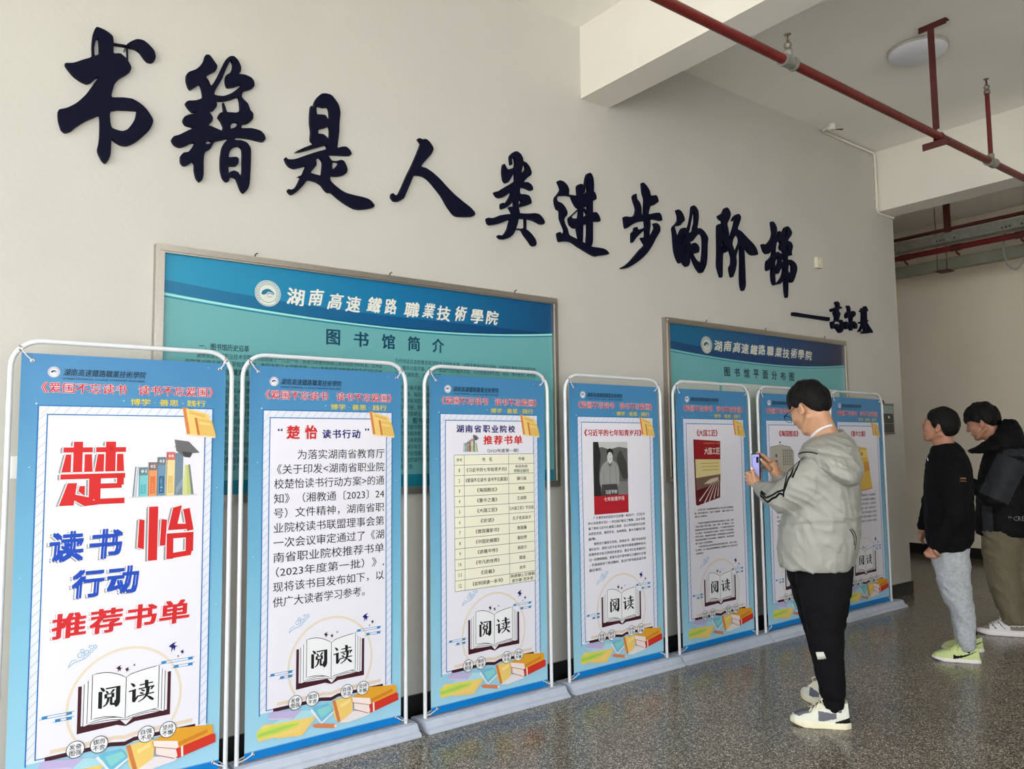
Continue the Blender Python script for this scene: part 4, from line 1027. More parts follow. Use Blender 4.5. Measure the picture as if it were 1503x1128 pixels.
def c7(P):
    P.part('title_lettering')
    P.text('《重中之重》', -.114, .101, 1.411, 1.455, pm(178, 24, 40), 3.8, .03, 1)
    P.part('book_cover')
    P.poly([(-.16, 1.34), (.108, 1.318), (.178, .995), (-.10, .965)], pm(226, 186, 84), 3.6)
    P.poly([(-.13, 1.20), (.135, 1.205), (.150, 1.13), (-.12, 1.12)], pm(214, 150, 66), 4)
    P.poly([(-.15, 1.30), (.112, 1.298), (.128, 1.24), (-.14, 1.24)], pm(236, 208, 118), 4)
    P.line([(-.10, .962), (.178, .990)], .008, pm(206, 110, 116), 4)
    P.text('重中之重', -.08, .05, 1.255, 1.285, pm(150, 60, 40), 4.4, .02)
    P.part('body_lettering')
    ls = ['　　《重中之重》是王成刚教授所撰，内容简要地', '总结了“三农问题”在新时代的重要性与战略意义', '，为人们了解乡村振兴的历史与发展，为农业现代', '化建设贡献力量的优秀读物，全面、系统地介绍了', '，“乡村振兴”战略，为当代大学生讲解三农问题', '本书深刻地总结了中国共产党百年来解决三农问题', '的伟大历程，为读者们讲述了人们的奋斗与探索。']
    para(P, ls, -.222, .222, .945, .0345, .018, None, .012)

CLOTH0, CLOTH1, CZ0, CZ1 = -0.368, 0.374, 0.058, 1.722
# shared artwork meshes
def make_prints():
    H = Print(D); header(H)
    B = Print(D); border(B)
    I = Print(D); illustration(I)
    return H, B, I
first = {}
def grid_cloth():
    nx, nz = 26, 56
    vs = []; fs = []
    xs = [CLOTH0+(CLOTH1-CLOTH0)*i/nx for i in range(nx+1)]
    zs = [CZ0+(CZ1-CZ0)*j/nz for j in range(nz+1)]
    for z in zs:
        for x in xs: vs.append((x, D(x, z), z))
    n = len(vs)
    for j in range(nz):
        for i in range(nx):
            fs.append((j*(nx+1)+i, j*(nx+1)+i+1, (j+1)*(nx+1)+i+1, (j+1)*(nx+1)+i))
    b = MB(); b.add(vs, fs, M_cloth, True)
    b.add([(v[0], v[1]+0.0022, v[2]) for v in vs], [f[::-1] for f in fs], M_clothback, True)
    return b
def frame_pts(hw, r, top, z0=0.05):
    p = [(-hw, 0, z0), (-hw, 0, top-r-.25), (-hw, 0, top-r)]
    for k in range(1, 9):
        a = radians(180-90*k/8); p.append((-hw+r+r*cos(a), 0, top-r+r*sin(a)))
    p += [(0, 0, top)]
    for k in range(0, 9):
        a = radians(90-90*k/8); p.append((hw-r+r*cos(a), 0, top-r+r*sin(a)))
    p += [(hw, 0, top-r-.25), (hw, 0, z0)]
    return p
def banner(cx, hw, b0, b1, content, label, dy=0.0):
    root = empty('banner_stand', (cx, 3.38+dy, 0), label, 'banner stand', 'display banners along the wall')
    if not first:
        b = MB(); b.tube(frame_pts(0.4, 0.10, 1.768), 0.0095, M_white, 12)
        for sx in (-1, 1):
            b.lathe([(0.0105, 0), (0.0105, 0.05)], M_white, (sx*.4, 0, 1.50), 12)
        fr = b.build('frame', root)
        b = MB(); g = []
        for (x, z) in ((-.332, 1.694), (.350, 1.697), (-.332, .083), (.352, .086)):
            k = MB(); d = D(x, z); k.lathe([(0.0035, -.001), (0.0045, -.0022), (0.0075, -.0022), (0.0082, -.0005)], M_steel, (x, d, z), 16, 'y')
            k.lathe([(0.0, -.0009), (0.0036, -.0009)], M_black, (x, d, z), 12, 'y')
            g.append(k.build('eyelet', root))
        cr = []
        for (x, z, fx, fz) in ((-.332, 1.694, -.372, 1.737), (.350, 1.697, .372, 1.737), (-.332, .083, -.396, .066), (.352, .086, .396, .066)):
            k = MB(); d = D(x, z)
            k.tube([(x, d-.002, z), ((x+fx)/2, -.007, (z+fz)/2-.004), (fx, -.012, fz)], 0.0024, M_cord, 6)
            k.tube([(x, d+.003, z), ((x+fx)/2+.004, .004, (z+fz)/2+.006), (fx, .011, fz)], 0.0020, M_cord, 6)
            if fz > 1: k.lathe([(.0125, -.006), (.0125, .006)], M_steel, (fx, 0, fz), 12, 'x')
            cr.append(k.build('cord', root))
        cl = grid_cloth().build('cloth', root)
        H, Bd, I = make_prints()
        subs = H.build('header', cl)+Bd.build('border', cl)+I.build('picture', cl)
        first.update(frame=fr, eyelets=g, cords=cr, cloth=cl, subs=subs)
    else:
        for q in [first['frame']]+first['eyelets']+first['cords']:
            c = q.copy(); COL.objects.link(c); c.parent = root
        cl = first['cloth'].copy(); COL.objects.link(cl); cl.parent = root
        for q in first['subs']:
            c = q.copy(); COL.objects.link(c); c.parent = cl
    P = Print(D); content(P); P.build('printed_text', cl)
    # plinth of its own length
    prof = [(.105, .0), (.105, .020), (.090, .040), (.060, .050), (-.030, .052), (-.040, .050), (-.058, .022), (-.072, .017), (-.082, .006), (-.082, .0)]
    k = MB(); k.prism_x(prof, b0, b1, M_base)
    # narrow ribs along the top
    k.box(b0+.02, b1-.02, .020, .024, .0515, .0535, M_base); k.box(b0+.02, b1-.02, -.022, -.018, .0515, .0535, M_base)
    k.build('base', root)
    return root
GL = 'blue display banner '
banner(0.668, .4, -.44, .415, c1, GL+'with huge red characters and a row of numbered books, nearest the camera')
banner(1.514, .4, -.415, .44, c2, GL+'filled with large black paragraph text, second from the left')
banner(2.421, .4, -.425, .465, c3, GL+'with a pale yellow book-list table')
banner(3.352, .4, -.425, .475, c4, GL+'showing a book cover with a grey photo above a red strip')
banner(4.270, .4, -.42, .475, c5, GL+'showing a dark red book cover with train tracks, left of the phone')
banner(5.168, .4, -.415, .455, c6, GL+'mostly hidden behind the student in the light grey jacket')
banner(6.105, .4, -.42, .51, c7, GL+'with a yellow book cover, farthest away by the end of the wall')
# ------------------------------------------------------------------ overhead services, small fittings
t = empty('sprinkler_pipe', (2.0, 2.188, 3.285), 'red sprinkler pipe running under the white beams', 'pipe')
b = MB(); b.tube([(-3.5, 0, 0), (6.44, 0, 0)], 0.024, M_redpipe, 16); b.build('pipe', t)
for x, top, riser in ((1.452, 0.0, False), (3.862, 0.44, True)):
    b = MB()
    b.tube([(x-.045, 0, 0), (x+.045, 0, 0)], 0.031, M_galv, 16)
    b.tube([(x-.05, 0, 0), (x-.038, 0, 0)], 0.035, M_galv, 16); b.tube([(x+.038, 0, 0), (x+.05, 0, 0)], 0.035, M_galv, 16)
    b.tube([(x, 0, 0), (x, 0, .055)], 0.022, M_galv, 14)
    b.build('tee_fitting', t)
    z0 = .05
    if riser:
        b = MB(); b.tube([(x, 0, .05), (x, 0, .50)], 0.015, M_redpipe, 12); b.build('riser', t); z0 = .50
    b = MB()
    b.lathe([(0, z0-.012), (.020, z0-.012), (.020, z0+.012), (.015, z0+.016), (.015, z0+.030), (.019, z0+.032), (.019, z0+.044), (.010, z0+.050), (.008, z0+.062), (0, z0+.064)], M_brass, (x, 0, 0), 14)
    for sgn in (-1, 1):
        b.tube([(x+sgn*.010, 0, z0+.055), (x+sgn*.014, 0, z0+.075), (x+sgn*.006, 0, z0+.094)], .0022, M_brass, 6)
    b.tube([(x, 0, z0+.060), (x, 0, z0+.092)], .0028, mat('sprinkler_bulb', (0.12, 0.03, 0.02, 1), 0.2), 8)
    b.lathe([(0, z0+.093), (.018, z0+.093), (.018, z0+.096), (0, z0+.097)], M_brass, (x, 0, 0), 14)
    b.build('sprinkler_head', t)
t = empty('pipe_hanger', (5.098, 2.188, ZC), 'dark red steel hanger holding the sprinkler pipe from the ceiling', 'hanger')
b = MB(); b.box(-.024, .024, .0245, .030, -.775, 0, M_darkred); b.box(-.024, -.019, -.01, .0245, -.70, 0, M_darkred); b.build('angle_bar', t)
b = MB(); b.box(-.025, .025, -.085, .085, -.006, -.0005, M_darkred); b.box(-.025, -.019, -.085, .085, -.04, -.006, M_darkred); b.build('top_plate', t)
b = MB(); b.box(-.024, .024, -.05, .10, -.777, -.771, M_darkred); b.box(-.024, -.018, -.05, .10, -.815, -.777, M_darkred); b.build('foot_bar', t)
b = MB(); b.tube([(.0, .0255*cos(a), -.745+.0265*sin(a)) for a in [pi*k/10-.2 for k in range(13)]], .0035, M_darkred, 6); b.build('clamp', t)

t = empty('ceiling_lamp', (5.342, 2.405, ZC), 'round white dome lamp on the ceiling behind the hanger', 'lamp')
b = MB(); b.lathe([(0, -.001), (.19, -.001), (.19, -.016), (.183, -.022)], mat('lamp_rim', (0.45, 0.43, 0.4, 1), 0.4), n=40); b.build('rim', t)
b = MB(); b.lathe([(.183, -.020), (.178, -.034), (.155, -.052), (.11, -.066), (.05, -.073), (0, -.075)], mat('opal_diffuser', (0.72, 0.72, 0.78, 1), 0.35), n=40); b.build('diffuser', t)

t = empty('electrical_conduit', (6.93, YW, ZC), 'cream plastic conduit bent round the ceiling corner by the far beam', 'conduit')
b = MB(); b.tube([(-.90, -.10, -.016), (-.885, -.03, -.018), (-.86, -.014, -.022), (-.5, -.012, -.022), (-.06, -.012, -.022), (-.022, -.012, -.03), (-.012, -.012, -.065), (-.012, -.012, -.30), (-.012, -.012, -.53), (-.002, -.012, -.57), (.03, -.012, -.578), (.276, -.012, -.578)], .0105, M_pvc, 10); b.build('tube', t)
for z in (-.14, -.44):
    b = MB(); b.lathe([(.0135, -.011), (.0135, .011)], M_pvc, (-.012, -.012, z), 12); b.box(-.030, .006, -.003, -.0005, z-.008, z+.008, M_pvc); b.build('clip', t)
b = MB(); b.lathe([(0, -.05), (.03, -.05), (.03, -.001), (0, -.001)], M_pvc, (-.905, -.12, 0), 14)
for k in range(3): b.tube([(-.90, -.12, -.045), (-.87+.01*k, -.16-.01*k, -.05-.004*k), (-.83, -.18+.012*k, -.045)], .003, M_black, 5)
b.build('junction_box', t)

def plate(name, x, z, w, h, d, label, kind='switch'):
    t = empty(name, (x, YW, z), label, kind)
    m = mat('ivory_plastic', (0.70, 0.66, 0.52, 1), 0.4) if name == 'wall_switch' else mat('white_plastic', (0.8, 0.8, 0.78, 1), 0.4)
    b = MB(); b.box(-w/2, w/2, -d, -.0005, -h/2, h/2, m); b.box(-w/2+.004, w/2-.004, -d-.002, -d, -h/2+.004, h/2-.004, m); b.build('plate', t)
    b = MB(); b.box(-.012, .012, -d-.006, -d-.002, -.018, .018, m); b.box(-.012, .012, -d-.0075, -d-.006, 0, .018, m); b.build('rocker', t)
    return t
plate('wall_switch', 5.905, 2.85, .075, .088, .032, 'small ivory switch box on the wall right of the last slogan character')
plate('wall_socket', .337, 1.298, .086, .086, .008, 'white wall socket partly behind the nearest banner', 'socket')

t = empty('control_box', (6.84, YW, 1.568), 'small grey control box with a dark panel near the wall end', 'control box')
mb_ = mat('box_enamel', (0.16, 0.15, 0.12, 1), 0.4)
b = MB(); b.box(-.10, .10, -.055, -.0005, -.135, .135, mb_); b.box(-.10, -.092, -.062, -.055, -.135, .135, mb_); b.box(.092, .10, -.062, -.055, -.135, .135, M_alu); b.box(-.10, .10, -.062, -.055, .120, .135, mb_); b.box(-.10, .10, -.062, -.055, -.135, -.120, mb_); b.build('housing', t)
b = MB(); b.box(-.09, .09, -.0585, -.055, .045, .115, mat('display_glass', (0.22, 0.32, 0.31, 1), 0.15)); b.build('display', t)
b = MB(); b.box(-.09, .09, -.0575, -.055, -.118, .043, mat('dark_panel', (0.018, 0.017, 0.014, 1), 0.3)); b.box(-.085, .085, -.0582, -.0575, -.043, -.040, M_alu); b.build('panel', t)
b = MB(); b.lathe([(0, -.064), (.010, -.063), (.011, -.0575)], mat('white_knob', (0.7, 0.7, 0.66, 1), 0.4), (.01, 0, .015), 14, 'y'); b.build('button', t)
b = MB(); b.tube([(-.02, -.03, .136), (-.02, -.03, .150), (-.045, -.035, .160)], .009, M_black, 8); b.build('cable_gland', t)

# corridor services beyond the wall's end
t = empty('service_pipe', (8.5, 4.0, 3.573), 'thin dark red pipe high in the corridor beyond the wall', 'pipe')
b = MB(); b.tube([(0, -6, 0), (0, 4.9, 0)], .018, M_darkred, 10); b.build('pipe', t)
for y in (-.375, -2.0, .66, .80):
    b = MB(); b.box(-.02, .02, y-.028, y+.028, -.045, ZC-3.573, M_darkred); b.build('hanger', t)
t = empty('cable_tray', (8.44, 4.0, 3.40), 'perforated galvanised cable tray crossing the corridor', 'cable tray')
b = MB(); b.box(-.002, 0, -6, 4.9, .025, .125, M_galv); b.box(0, .12, -6, 4.9, .025, .027, M_galv); b.box(.12, .122, -6, 4.9, .025, .125, M_galv); b.build('channel', t)
b = MB()
for k in range(10):
    for q in (0, 1, 2, 5): b.lathe([(.010, -.0035), (0, -.0035)], M_black, (0, .95-k*.62-q*.07*.5, .055), 10, 'x')
o = b.build('perforations', t); o['kind'] = 'stuff'
b = MB(); b.tube([(.06, .30, .03), (.06, .30, .625)], .005, M_black, 6); b.build('threaded_rod', t)
b = MB(); b.tube([(.06, -1.6, .03), (.06, -1.6, .625)], .005, M_black, 6); b.build('threaded_rod', t)
t = empty('fire_main', (8.5, 4.0, 3.365), 'thick dark red pipe just beneath the cable tray', 'pipe')
b = MB(); b.tube([(0, -6, 0), (0, 4.9, 0)], .030, M_redpipe, 14); b.build('pipe', t)
for y in (.08, -.45, -1.05, -2.2):
    b = MB(); b.tube([(0, y, 0), (0, y, -.05), (.0, y-.03, -.085)], .010, M_redpipe, 8); b.tube([(0, y-.05, 0), (0, y+.05, 0)], .036, M_darkred, 12); b.build('branch', t)
t = empty('cable_trunking', (8.9, 4.0, 3.30), 'grey green steel trunking lowest of the corridor services', 'cable tray')
b = MB(); b.box(-.05, .05, -6, 4.9, -.07, .045, mat('green_grey_enamel', (0.20, 0.20, 0.15, 1), 0.5, noise=0.15, nscale=6)); b.box(-.056, .056, -6, 4.9, .036, .048, MATS['green_grey_enamel']); b.build('trunking', t)
for y in (-.10, -.20):
    b = MB(); b.tube([(-.052, y, -.07), (-.052, y, ZC-3.30)], .004, M_black, 6); b.build('hanger_rod', t)
b = MB(); b.box(-.07, .07, -.22, -.08, -.084, -.071, M_darkred); b.build('bracket', t)
t = empty('cable_coil', (8.78, 3.10, 3.30), 'loop of spare grey cable hanging from the trunking', 'cable')
b = MB()
pts = [(-.03-.004*k/12, .10*cos(2*pi*k/16)*(1+.05*sin(k)), .02+.24*sin(2*pi*k/16)*(1+.04*cos(k*.7))) for k in range(65)]
b.tube(pts, .005, mat('grey_cable', (0.3, 0.3, 0.28, 1), 0.6), 6); b.build('loops', t)
# ------------------------------------------------------------------ people
# volumes are described as distance fields on a grid and skinned with a surface net
rng = np.random.default_rng(5)
_lat = rng.random((33, 33, 33))
def vnoise(X, Y, Z, s):
    def f(a):
        a = np.mod(a*s, 32.0); i = np.floor(a).astype(np.int32); t = a-i; return i, t*t*(3-2*t)
    i, u = f(X); j, v = f(Y); k, w = f(Z)
    L = _lat
    def g(a, b, c): return L[i+a, j+b, k+c]
    x00 = g(0,0,0)*(1-u)+g(1,0,0)*u; x10 = g(0,1,0)*(1-u)+g(1,1,0)*u
    x01 = g(0,0,1)*(1-u)+g(1,0,1)*u; x11 = g(0,1,1)*(1-u)+g(1,1,1)*u
    return (x00*(1-v)+x10*v)*(1-w)+(x01*(1-v)+x11*v)*w
def folds(X, Y, Z, dx, dz, amp, fr=9.0):
    """cloth folds: slanting ridged creases of two sizes"""
    u = X*dx+Z*dz; v = X*dz-Z*dx
    wob = .05*vnoise(X+3, Y+3, Z+3, 7)
    a = vnoise((u+wob)*1.7+5, Y*.6+5, v*.38+5, 19)
    b = vnoise((u-wob)*1.2+9, Y*.9+9, v*.5+9, 41)
    c = vnoise((u*.6+v*.8+wob)*1.5+13, Y*.5+13, (u*.8-v*.6)*.4+13, 24)
    r1 = (1-np.abs(2*a-1))**3; r3 = (1-np.abs(2*c-1))**4
    return amp*(.55-1.25*r1-.9*r3-.35*(b-.5))*.9

class Field:
    def __init__(s, lo, hi, h):
        s.lo = np.array(lo, float); s.h = h
        n = np.ceil((np.array(hi)-s.lo)/h).astype(int)+1
        ax = [s.lo[i]+h*np.arange(n[i]) for i in range(3)]
        s.X, s.Y, s.Z = np.meshgrid(*ax, indexing='ij', sparse=False)
        s.d = np.full(s.X.shape, 1e3)
    def add(s, d, k=0.0):
        s.d = smin(s.d, d, k) if k > 0 else np.minimum(s.d, d)
    def cut(s, d):
        s.d = np.maximum(s.d, d)
    def sub(s, d, k=0.0):
        s.d = -smin(-s.d, d, k) if k > 0 else np.maximum(s.d, -d)
    def cone(s, a, b, ra, rb):
        a = np.array(a, float); b = np.array(b, float); ba = b-a; L2 = float(ba@ba)
        px, py, pz = s.X-a[0], s.Y-a[1], s.Z-a[2]
        t = np.clip((px*ba[0]+py*ba[1]+pz*ba[2])/L2, 0, 1)
        return np.sqrt((px-ba[0]*t)**2+(py-ba[1]*t)**2+(pz-ba[2]*t)**2) - (ra+(rb-ra)*t)
    def ell(s, c, r, M=None):
        px, py, pz = s.X-c[0], s.Y-c[1], s.Z-c[2]
        if M is not None:
            M = np.array(M, float)
            px, py, pz = (M[0, 0]*px+M[1, 0]*py+M[2, 0]*pz, M[0, 1]*px+M[1, 1]*py+M[2, 1]*pz, M[0, 2]*px+M[1, 2]*py+M[2, 2]*pz)
        k0 = np.sqrt((px/r[0])**2+(py/r[1])**2+(pz/r[2])**2)
        return (k0-1)*min(r)*0.9 if max(r)/min(r) < 1.5 else (k0-1)*(k0*0+1)*min(r)
    def loft(s, secs, p=2.0):
        """stack of level cross-sections (z, cx, cy, rx, ry)"""
        q = np.array(sorted(secs))
        zz = s.Z[0, 0, :]
        cx, cy, rx, ry = [np.interp(zz, q[:, 0], q[:, i]) for i in (1, 2, 3, 4)]
        k = (np.abs((s.X-cx)/rx)**p+np.abs((s.Y-cy)/ry)**p)**(1/p)
        d = (k-1)*np.minimum(rx, ry)
        return np.maximum(d, np.maximum(s.Z-q[-1, 0], q[0, 0]-s.Z))
    def mesh(s, name, parent, mats, paint=None, smooth=True, iters=1):
        v, f = surface_net(s.d, s.lo, s.h)
        if iters: v = relax(v, f, iters)
        me = bpy.data.meshes.new(name)
        me.vertices.add(len(v)); me.vertices.foreach_set('co', v.astype(np.float32).ravel())
        me.loops.add(len(f)*4); me.loops.foreach_set('vertex_index', f.astype(np.int32).ravel())
        me.polygons.add(len(f)); me.polygons.foreach_set('loop_start', np.arange(0, len(f)*4, 4, dtype=np.int32))
        me.polygons.foreach_set('loop_total', np.full(len(f), 4, dtype=np.int32))
        if not isinstance(mats, (list, tuple)): mats = [mats]
        for m in mats: me.materials.append(m)
        if paint is not None:
            c = v[f].mean(1)
            me.polygons.foreach_set('material_index', paint(c).astype(np.int32))
        me.update(calc_edges=True); me.validate()
        return link(name, me, parent, smooth)
def smin(a, b, k):
    h = np.clip(0.5+0.5*(b-a)/k, 0, 1)
    return b*(1-h)+a*h-k*h*(1-h)
def surface_net(d, lo, h):
    ins = d < 0
    nx, ny, nz = d.shape
    cnt = np.zeros((nx-1, ny-1, nz-1), np.int8)
    for a in (0, 1):
        for b in (0, 1):
            for c in (0, 1):
                cnt += ins[a:nx-1+a, b:ny-1+b, c:nz-1+c]
    act = (cnt > 0) & (cnt < 8)
    idx = np.full(act.shape, -1, np.int64)
    I, J, K = np.nonzero(act); n = len(I); idx[I, J, K] = np.arange(n)
    acc = np.zeros((n, 3)); num = np.zeros(n)
    for ax in range(3):
        o1, o2 = [a for a in range(3) if a != ax]
        for u in (0, 1):
            for w in (0, 1):
                off = [0, 0, 0]; off[o1] = u; off[o2] = w
                a = d[I+off[0], J+off[1], K+off[2]]
                off2 = list(off); off2[ax] = 1
                b = d[I+off2[0], J+off2[1], K+off2[2]]
                m = (a < 0) != (b < 0)
                t = np.where(m, a/np.where(m, a-b, 1), 0)
                p = np.zeros((n, 3)); p[:, o1] = u; p[:, o2] = w; p[:, ax] = t
                acc[m] += p[m]; num[m] += 1
    v = np.stack([I, J, K], 1)+acc/num[:, None]
    v = lo+v*h
    F = []
    for ax in range(3):
        o1, o2 = [(1, 2), (2, 0), (0, 1)][ax]
        sl = [slice(None)]*3; sl2 = [slice(None)]*3
        sl[ax] = slice(0, -1); sl2[ax] = slice(1, None)
        A = ins[tuple(sl)]; B = ins[tuple(sl2)]
        ch = A != B
        P = np.argwhere(ch)
        ok = (P[:, o1] > 0) & (P[:, o2] > 0) & (P[:, o1] < d.shape[o1]-1) & (P[:, o2] < d.shape[o2]-1)
        P = P[ok]; fl = A[tuple(P.T)]
        def cell(du, dw):
            Q = P.copy(); Q[:, o1] -= du; Q[:, o2] -= dw; return idx[Q[:, 0], Q[:, 1], Q[:, 2]]
        q = np.stack([cell(1, 1), cell(0, 1), cell(0, 0), cell(1, 0)], 1)
        q[~fl] = q[~fl][:, ::-1]
        F.append(q)
    F = np.concatenate(F); F = F[(F >= 0).all(1)]
    return v, F
def relax(v, f, iters):
    n = len(v)
    e = np.concatenate([f[:, [0, 1]], f[:, [1, 2]], f[:, [2, 3]], f[:, [3, 0]]])
    for _ in range(iters):
        acc = np.zeros_like(v); c = np.zeros(n)
        for i in range(3): acc[:, i] = np.bincount(e[:, 0], v[e[:, 1], i], n)+np.bincount(e[:, 1], v[e[:, 0], i], n)
        c = np.bincount(e[:, 0], minlength=n)+np.bincount(e[:, 1], minlength=n)
        v = v*0.4+0.6*acc/c[:, None]
    return v

class Person:
    def __init__(s, foot, label, a0=None):
        s.P = Vector((foot[0], foot[1], 0))
        A = Vector((foot[0], foot[1], 0)).normalized(); s.A = A
        s.R = Vector((A.y, -A.x, 0))
        rz = math.atan2(s.R.y, s.R.x)
        s.root = empty('person', s.P, label, 'person', rz=rz)
        s.Minv = (Matrix.Translation(s.P) @ Matrix.Rotation(rz, 4, 'Z')).inverted()
        s.M = Matrix.Translation(s.P) @ Matrix.Rotation(rz, 4, 'Z')
    def at(s, px, py, a=0.0):
        """local point (x right in the picture, y away, z up) seen at this pixel, a metres beyond the feet"""
        d = ray(px, py); t = (a-(CAM-s.P).dot(s.A))/d.dot(s.A)
        q = s.Minv @ (CAM+d*t)
        return (q.x, q.y, q.z)
    def floor(s, px, py):
        d = ray(px, py); t = -CAM.z/d.z
        q = s.Minv @ (CAM+d*t); return (q.x, q.y)
    def secs(s, rows, z_only=False):
        """rows (py, pxl, pxr, a, ry) -> level sections; silhouettes read from the photograph"""
        out = []
        for py, l, r, a, ry in rows:
            p = s.at(l, py, a); q = s.at(r, py, a)
            out.append(((p[2]+q[2])/2, (p[0]+q[0])/2, a, (q[0]-p[0])/2, ry))
        return out
    def cast(s, o, px, py):
        """point of the part's surface met by the line of sight (for seams and stripes)"""
        bvh = s.bv.setdefault(o.name, None) if hasattr(s, 'bv') else None
        if not hasattr(s, 'bv'): s.bv = {}
        if s.bv.get(o.name) is None:
            me = o.data
            s.bv[o.name] = BVHTree.FromPolygons([v.co[:] for v in me.vertices], [tuple(p.vertices) for p in me.polygons])
        o3 = s.Minv @ CAM; d3 = (s.Minv.to_3x3() @ ray(px, py)).normalized()
        loc, nor, i, dist = s.bv[o.name].ray_cast(o3, d3)
        return loc, nor
    def ribbon(s, o, pts, w, m, name, parent, lift=0.0015, n=10, taper=False, pipe=False):
        """a band lying on the garment along a line of pixels; w in metres"""
        fine = crom([tuple(p) for p in pts], n, closed=False)
        L = []
        for p in fine:
            loc, nor = s.cast(o, p[0], p[1])
            if loc is not None: L.append((loc, nor))
        if len(L) < 3: return None
        if pipe:
            b = MB(); b.tube([l+nr*lift for l, nr in L], w/2, m, 6); return b.build(name, parent)
        vs = []; fs = []
        for i, (l, nr) in enumerate(L):
            t = (L[min(i+1, len(L)-1)][0]-L[max(i-1, 0)][0])
            if t.length < 1e-6: t = Vector((1, 0, 0))
            sdir = nr.cross(t.normalized()).normalized()
            vs += [l+nr*lift+sdir*w/2, l+nr*lift-sdir*w/2, l+nr*(lift-.003)+sdir*w/2, l+nr*(lift-.003)-sdir*w/2]
        for i in range(len(L)-1):
            a, b2 = 4*i, 4*i+4
            fs += [(a, a+1, b2+1, b2), (a+2, a, b2, b2+2), (a+1, a+3, b2+3, b2+1)]
        b = MB(); b.add(vs, fs, m, True)
        return b.build(name, parent)

M_skin = mat('skin', srgb(190, 142, 110), 0.5, noise=0.05, nscale=12, bump=0.05, bscale=150)
M_skin2 = mat('skin_deep', srgb(168, 118, 92), 0.5, noise=0.05, nscale=12)
M_hair = mat('black_hair', (0.004, 0.0035, 0.0035, 1), 0.55, bump=0.6, bscale=140, spec=0.18)
M_eye = mat('eye_white', (0.75, 0.73, 0.7, 1), 0.2)
M_iris = mat('dark_iris', (0.01, 0.007, 0.005, 1), 0.1)
M_lip = mat('lip', srgb(168, 98, 88), 0.45)
M_jacket = mat('light_grey_nylon', srgb(150, 149, 142), 0.5, noise=0.02, nscale=4, bump=0.05, bscale=200)
M_blk = mat('black_fabric', (0.005, 0.005, 0.006, 1), 0.85, noise=0.2, nscale=8, bump=0.2, bscale=120, spec=0.12)
M_blk2 = mat('black_shell_fabric', (0.004, 0.004, 0.005, 1), 0.7, noise=0.2, nscale=8, spec=0.15)
M_grypanel = mat('charcoal_panel', (0.026, 0.028, 0.032, 1), 0.7, spec=0.2)
M_sweat = mat('heather_grey_jersey', srgb(170, 174, 178), 0.9, noise=0.16, nscale=55, bump=0.25, bscale=300)
M_olive = mat('olive_cotton', srgb(106, 98, 76), 0.8, noise=0.05, nscale=9, bump=0.15, bscale=200)
M_cream = mat('cream_rubber', srgb(228, 220, 190), 0.5)
M_off = mat('off_white_leather', srgb(214, 214, 198), 0.45)
M_dgrey = mat('slate_grey_suede', srgb(96, 98, 106), 0.8)
M_lime = mat('lime_mesh', srgb(196, 208, 142), 0.7, noise=0.06, nscale=60)
M_wsole = mat('white_rubber', srgb(232, 224, 222), 0.5)
M_wht = mat('white_leather', srgb(216, 212, 212), 0.4)
M_tan = mat('taupe_mesh', srgb(128, 120, 104), 0.8)

def merge(base, *others):
    """joins finely skinned head and hands to the body: one mesh"""
    obs = [base]+list(others); vs = []; fs = []; n = 0
    for o in obs:
        me = o.data
        v = np.empty(len(me.vertices)*3, np.float32); me.vertices.foreach_get('co', v); v = v.reshape(-1, 3)
        f = np.empty(len(me.loops), np.int32); me.loops.foreach_get('vertex_index', f)
        vs.append(v); fs.append(f.reshape(-1, 4)+n); n += len(v)
    v = np.concatenate(vs); f = np.concatenate(fs)
    me = bpy.data.meshes.new('body')
    me.vertices.add(len(v)); me.vertices.foreach_set('co', v.ravel())
    me.loops.add(len(f)*4); me.loops.foreach_set('vertex_index', f.ravel())
    me.polygons.add(len(f)); me.polygons.foreach_set('loop_start', np.arange(0, len(f)*4, 4, dtype=np.int32))
    me.polygons.foreach_set('loop_total', np.full(len(f), 4, dtype=np.int32))
    me.materials.append(base.data.materials[0]); me.update(calc_edges=True)
    me.polygons.foreach_set('use_smooth', [True]*len(f))
    base.data = me
    for o in others:
        for ch in list(o.children): ch.parent = base
        bpy.data.objects.remove(o)
    return base

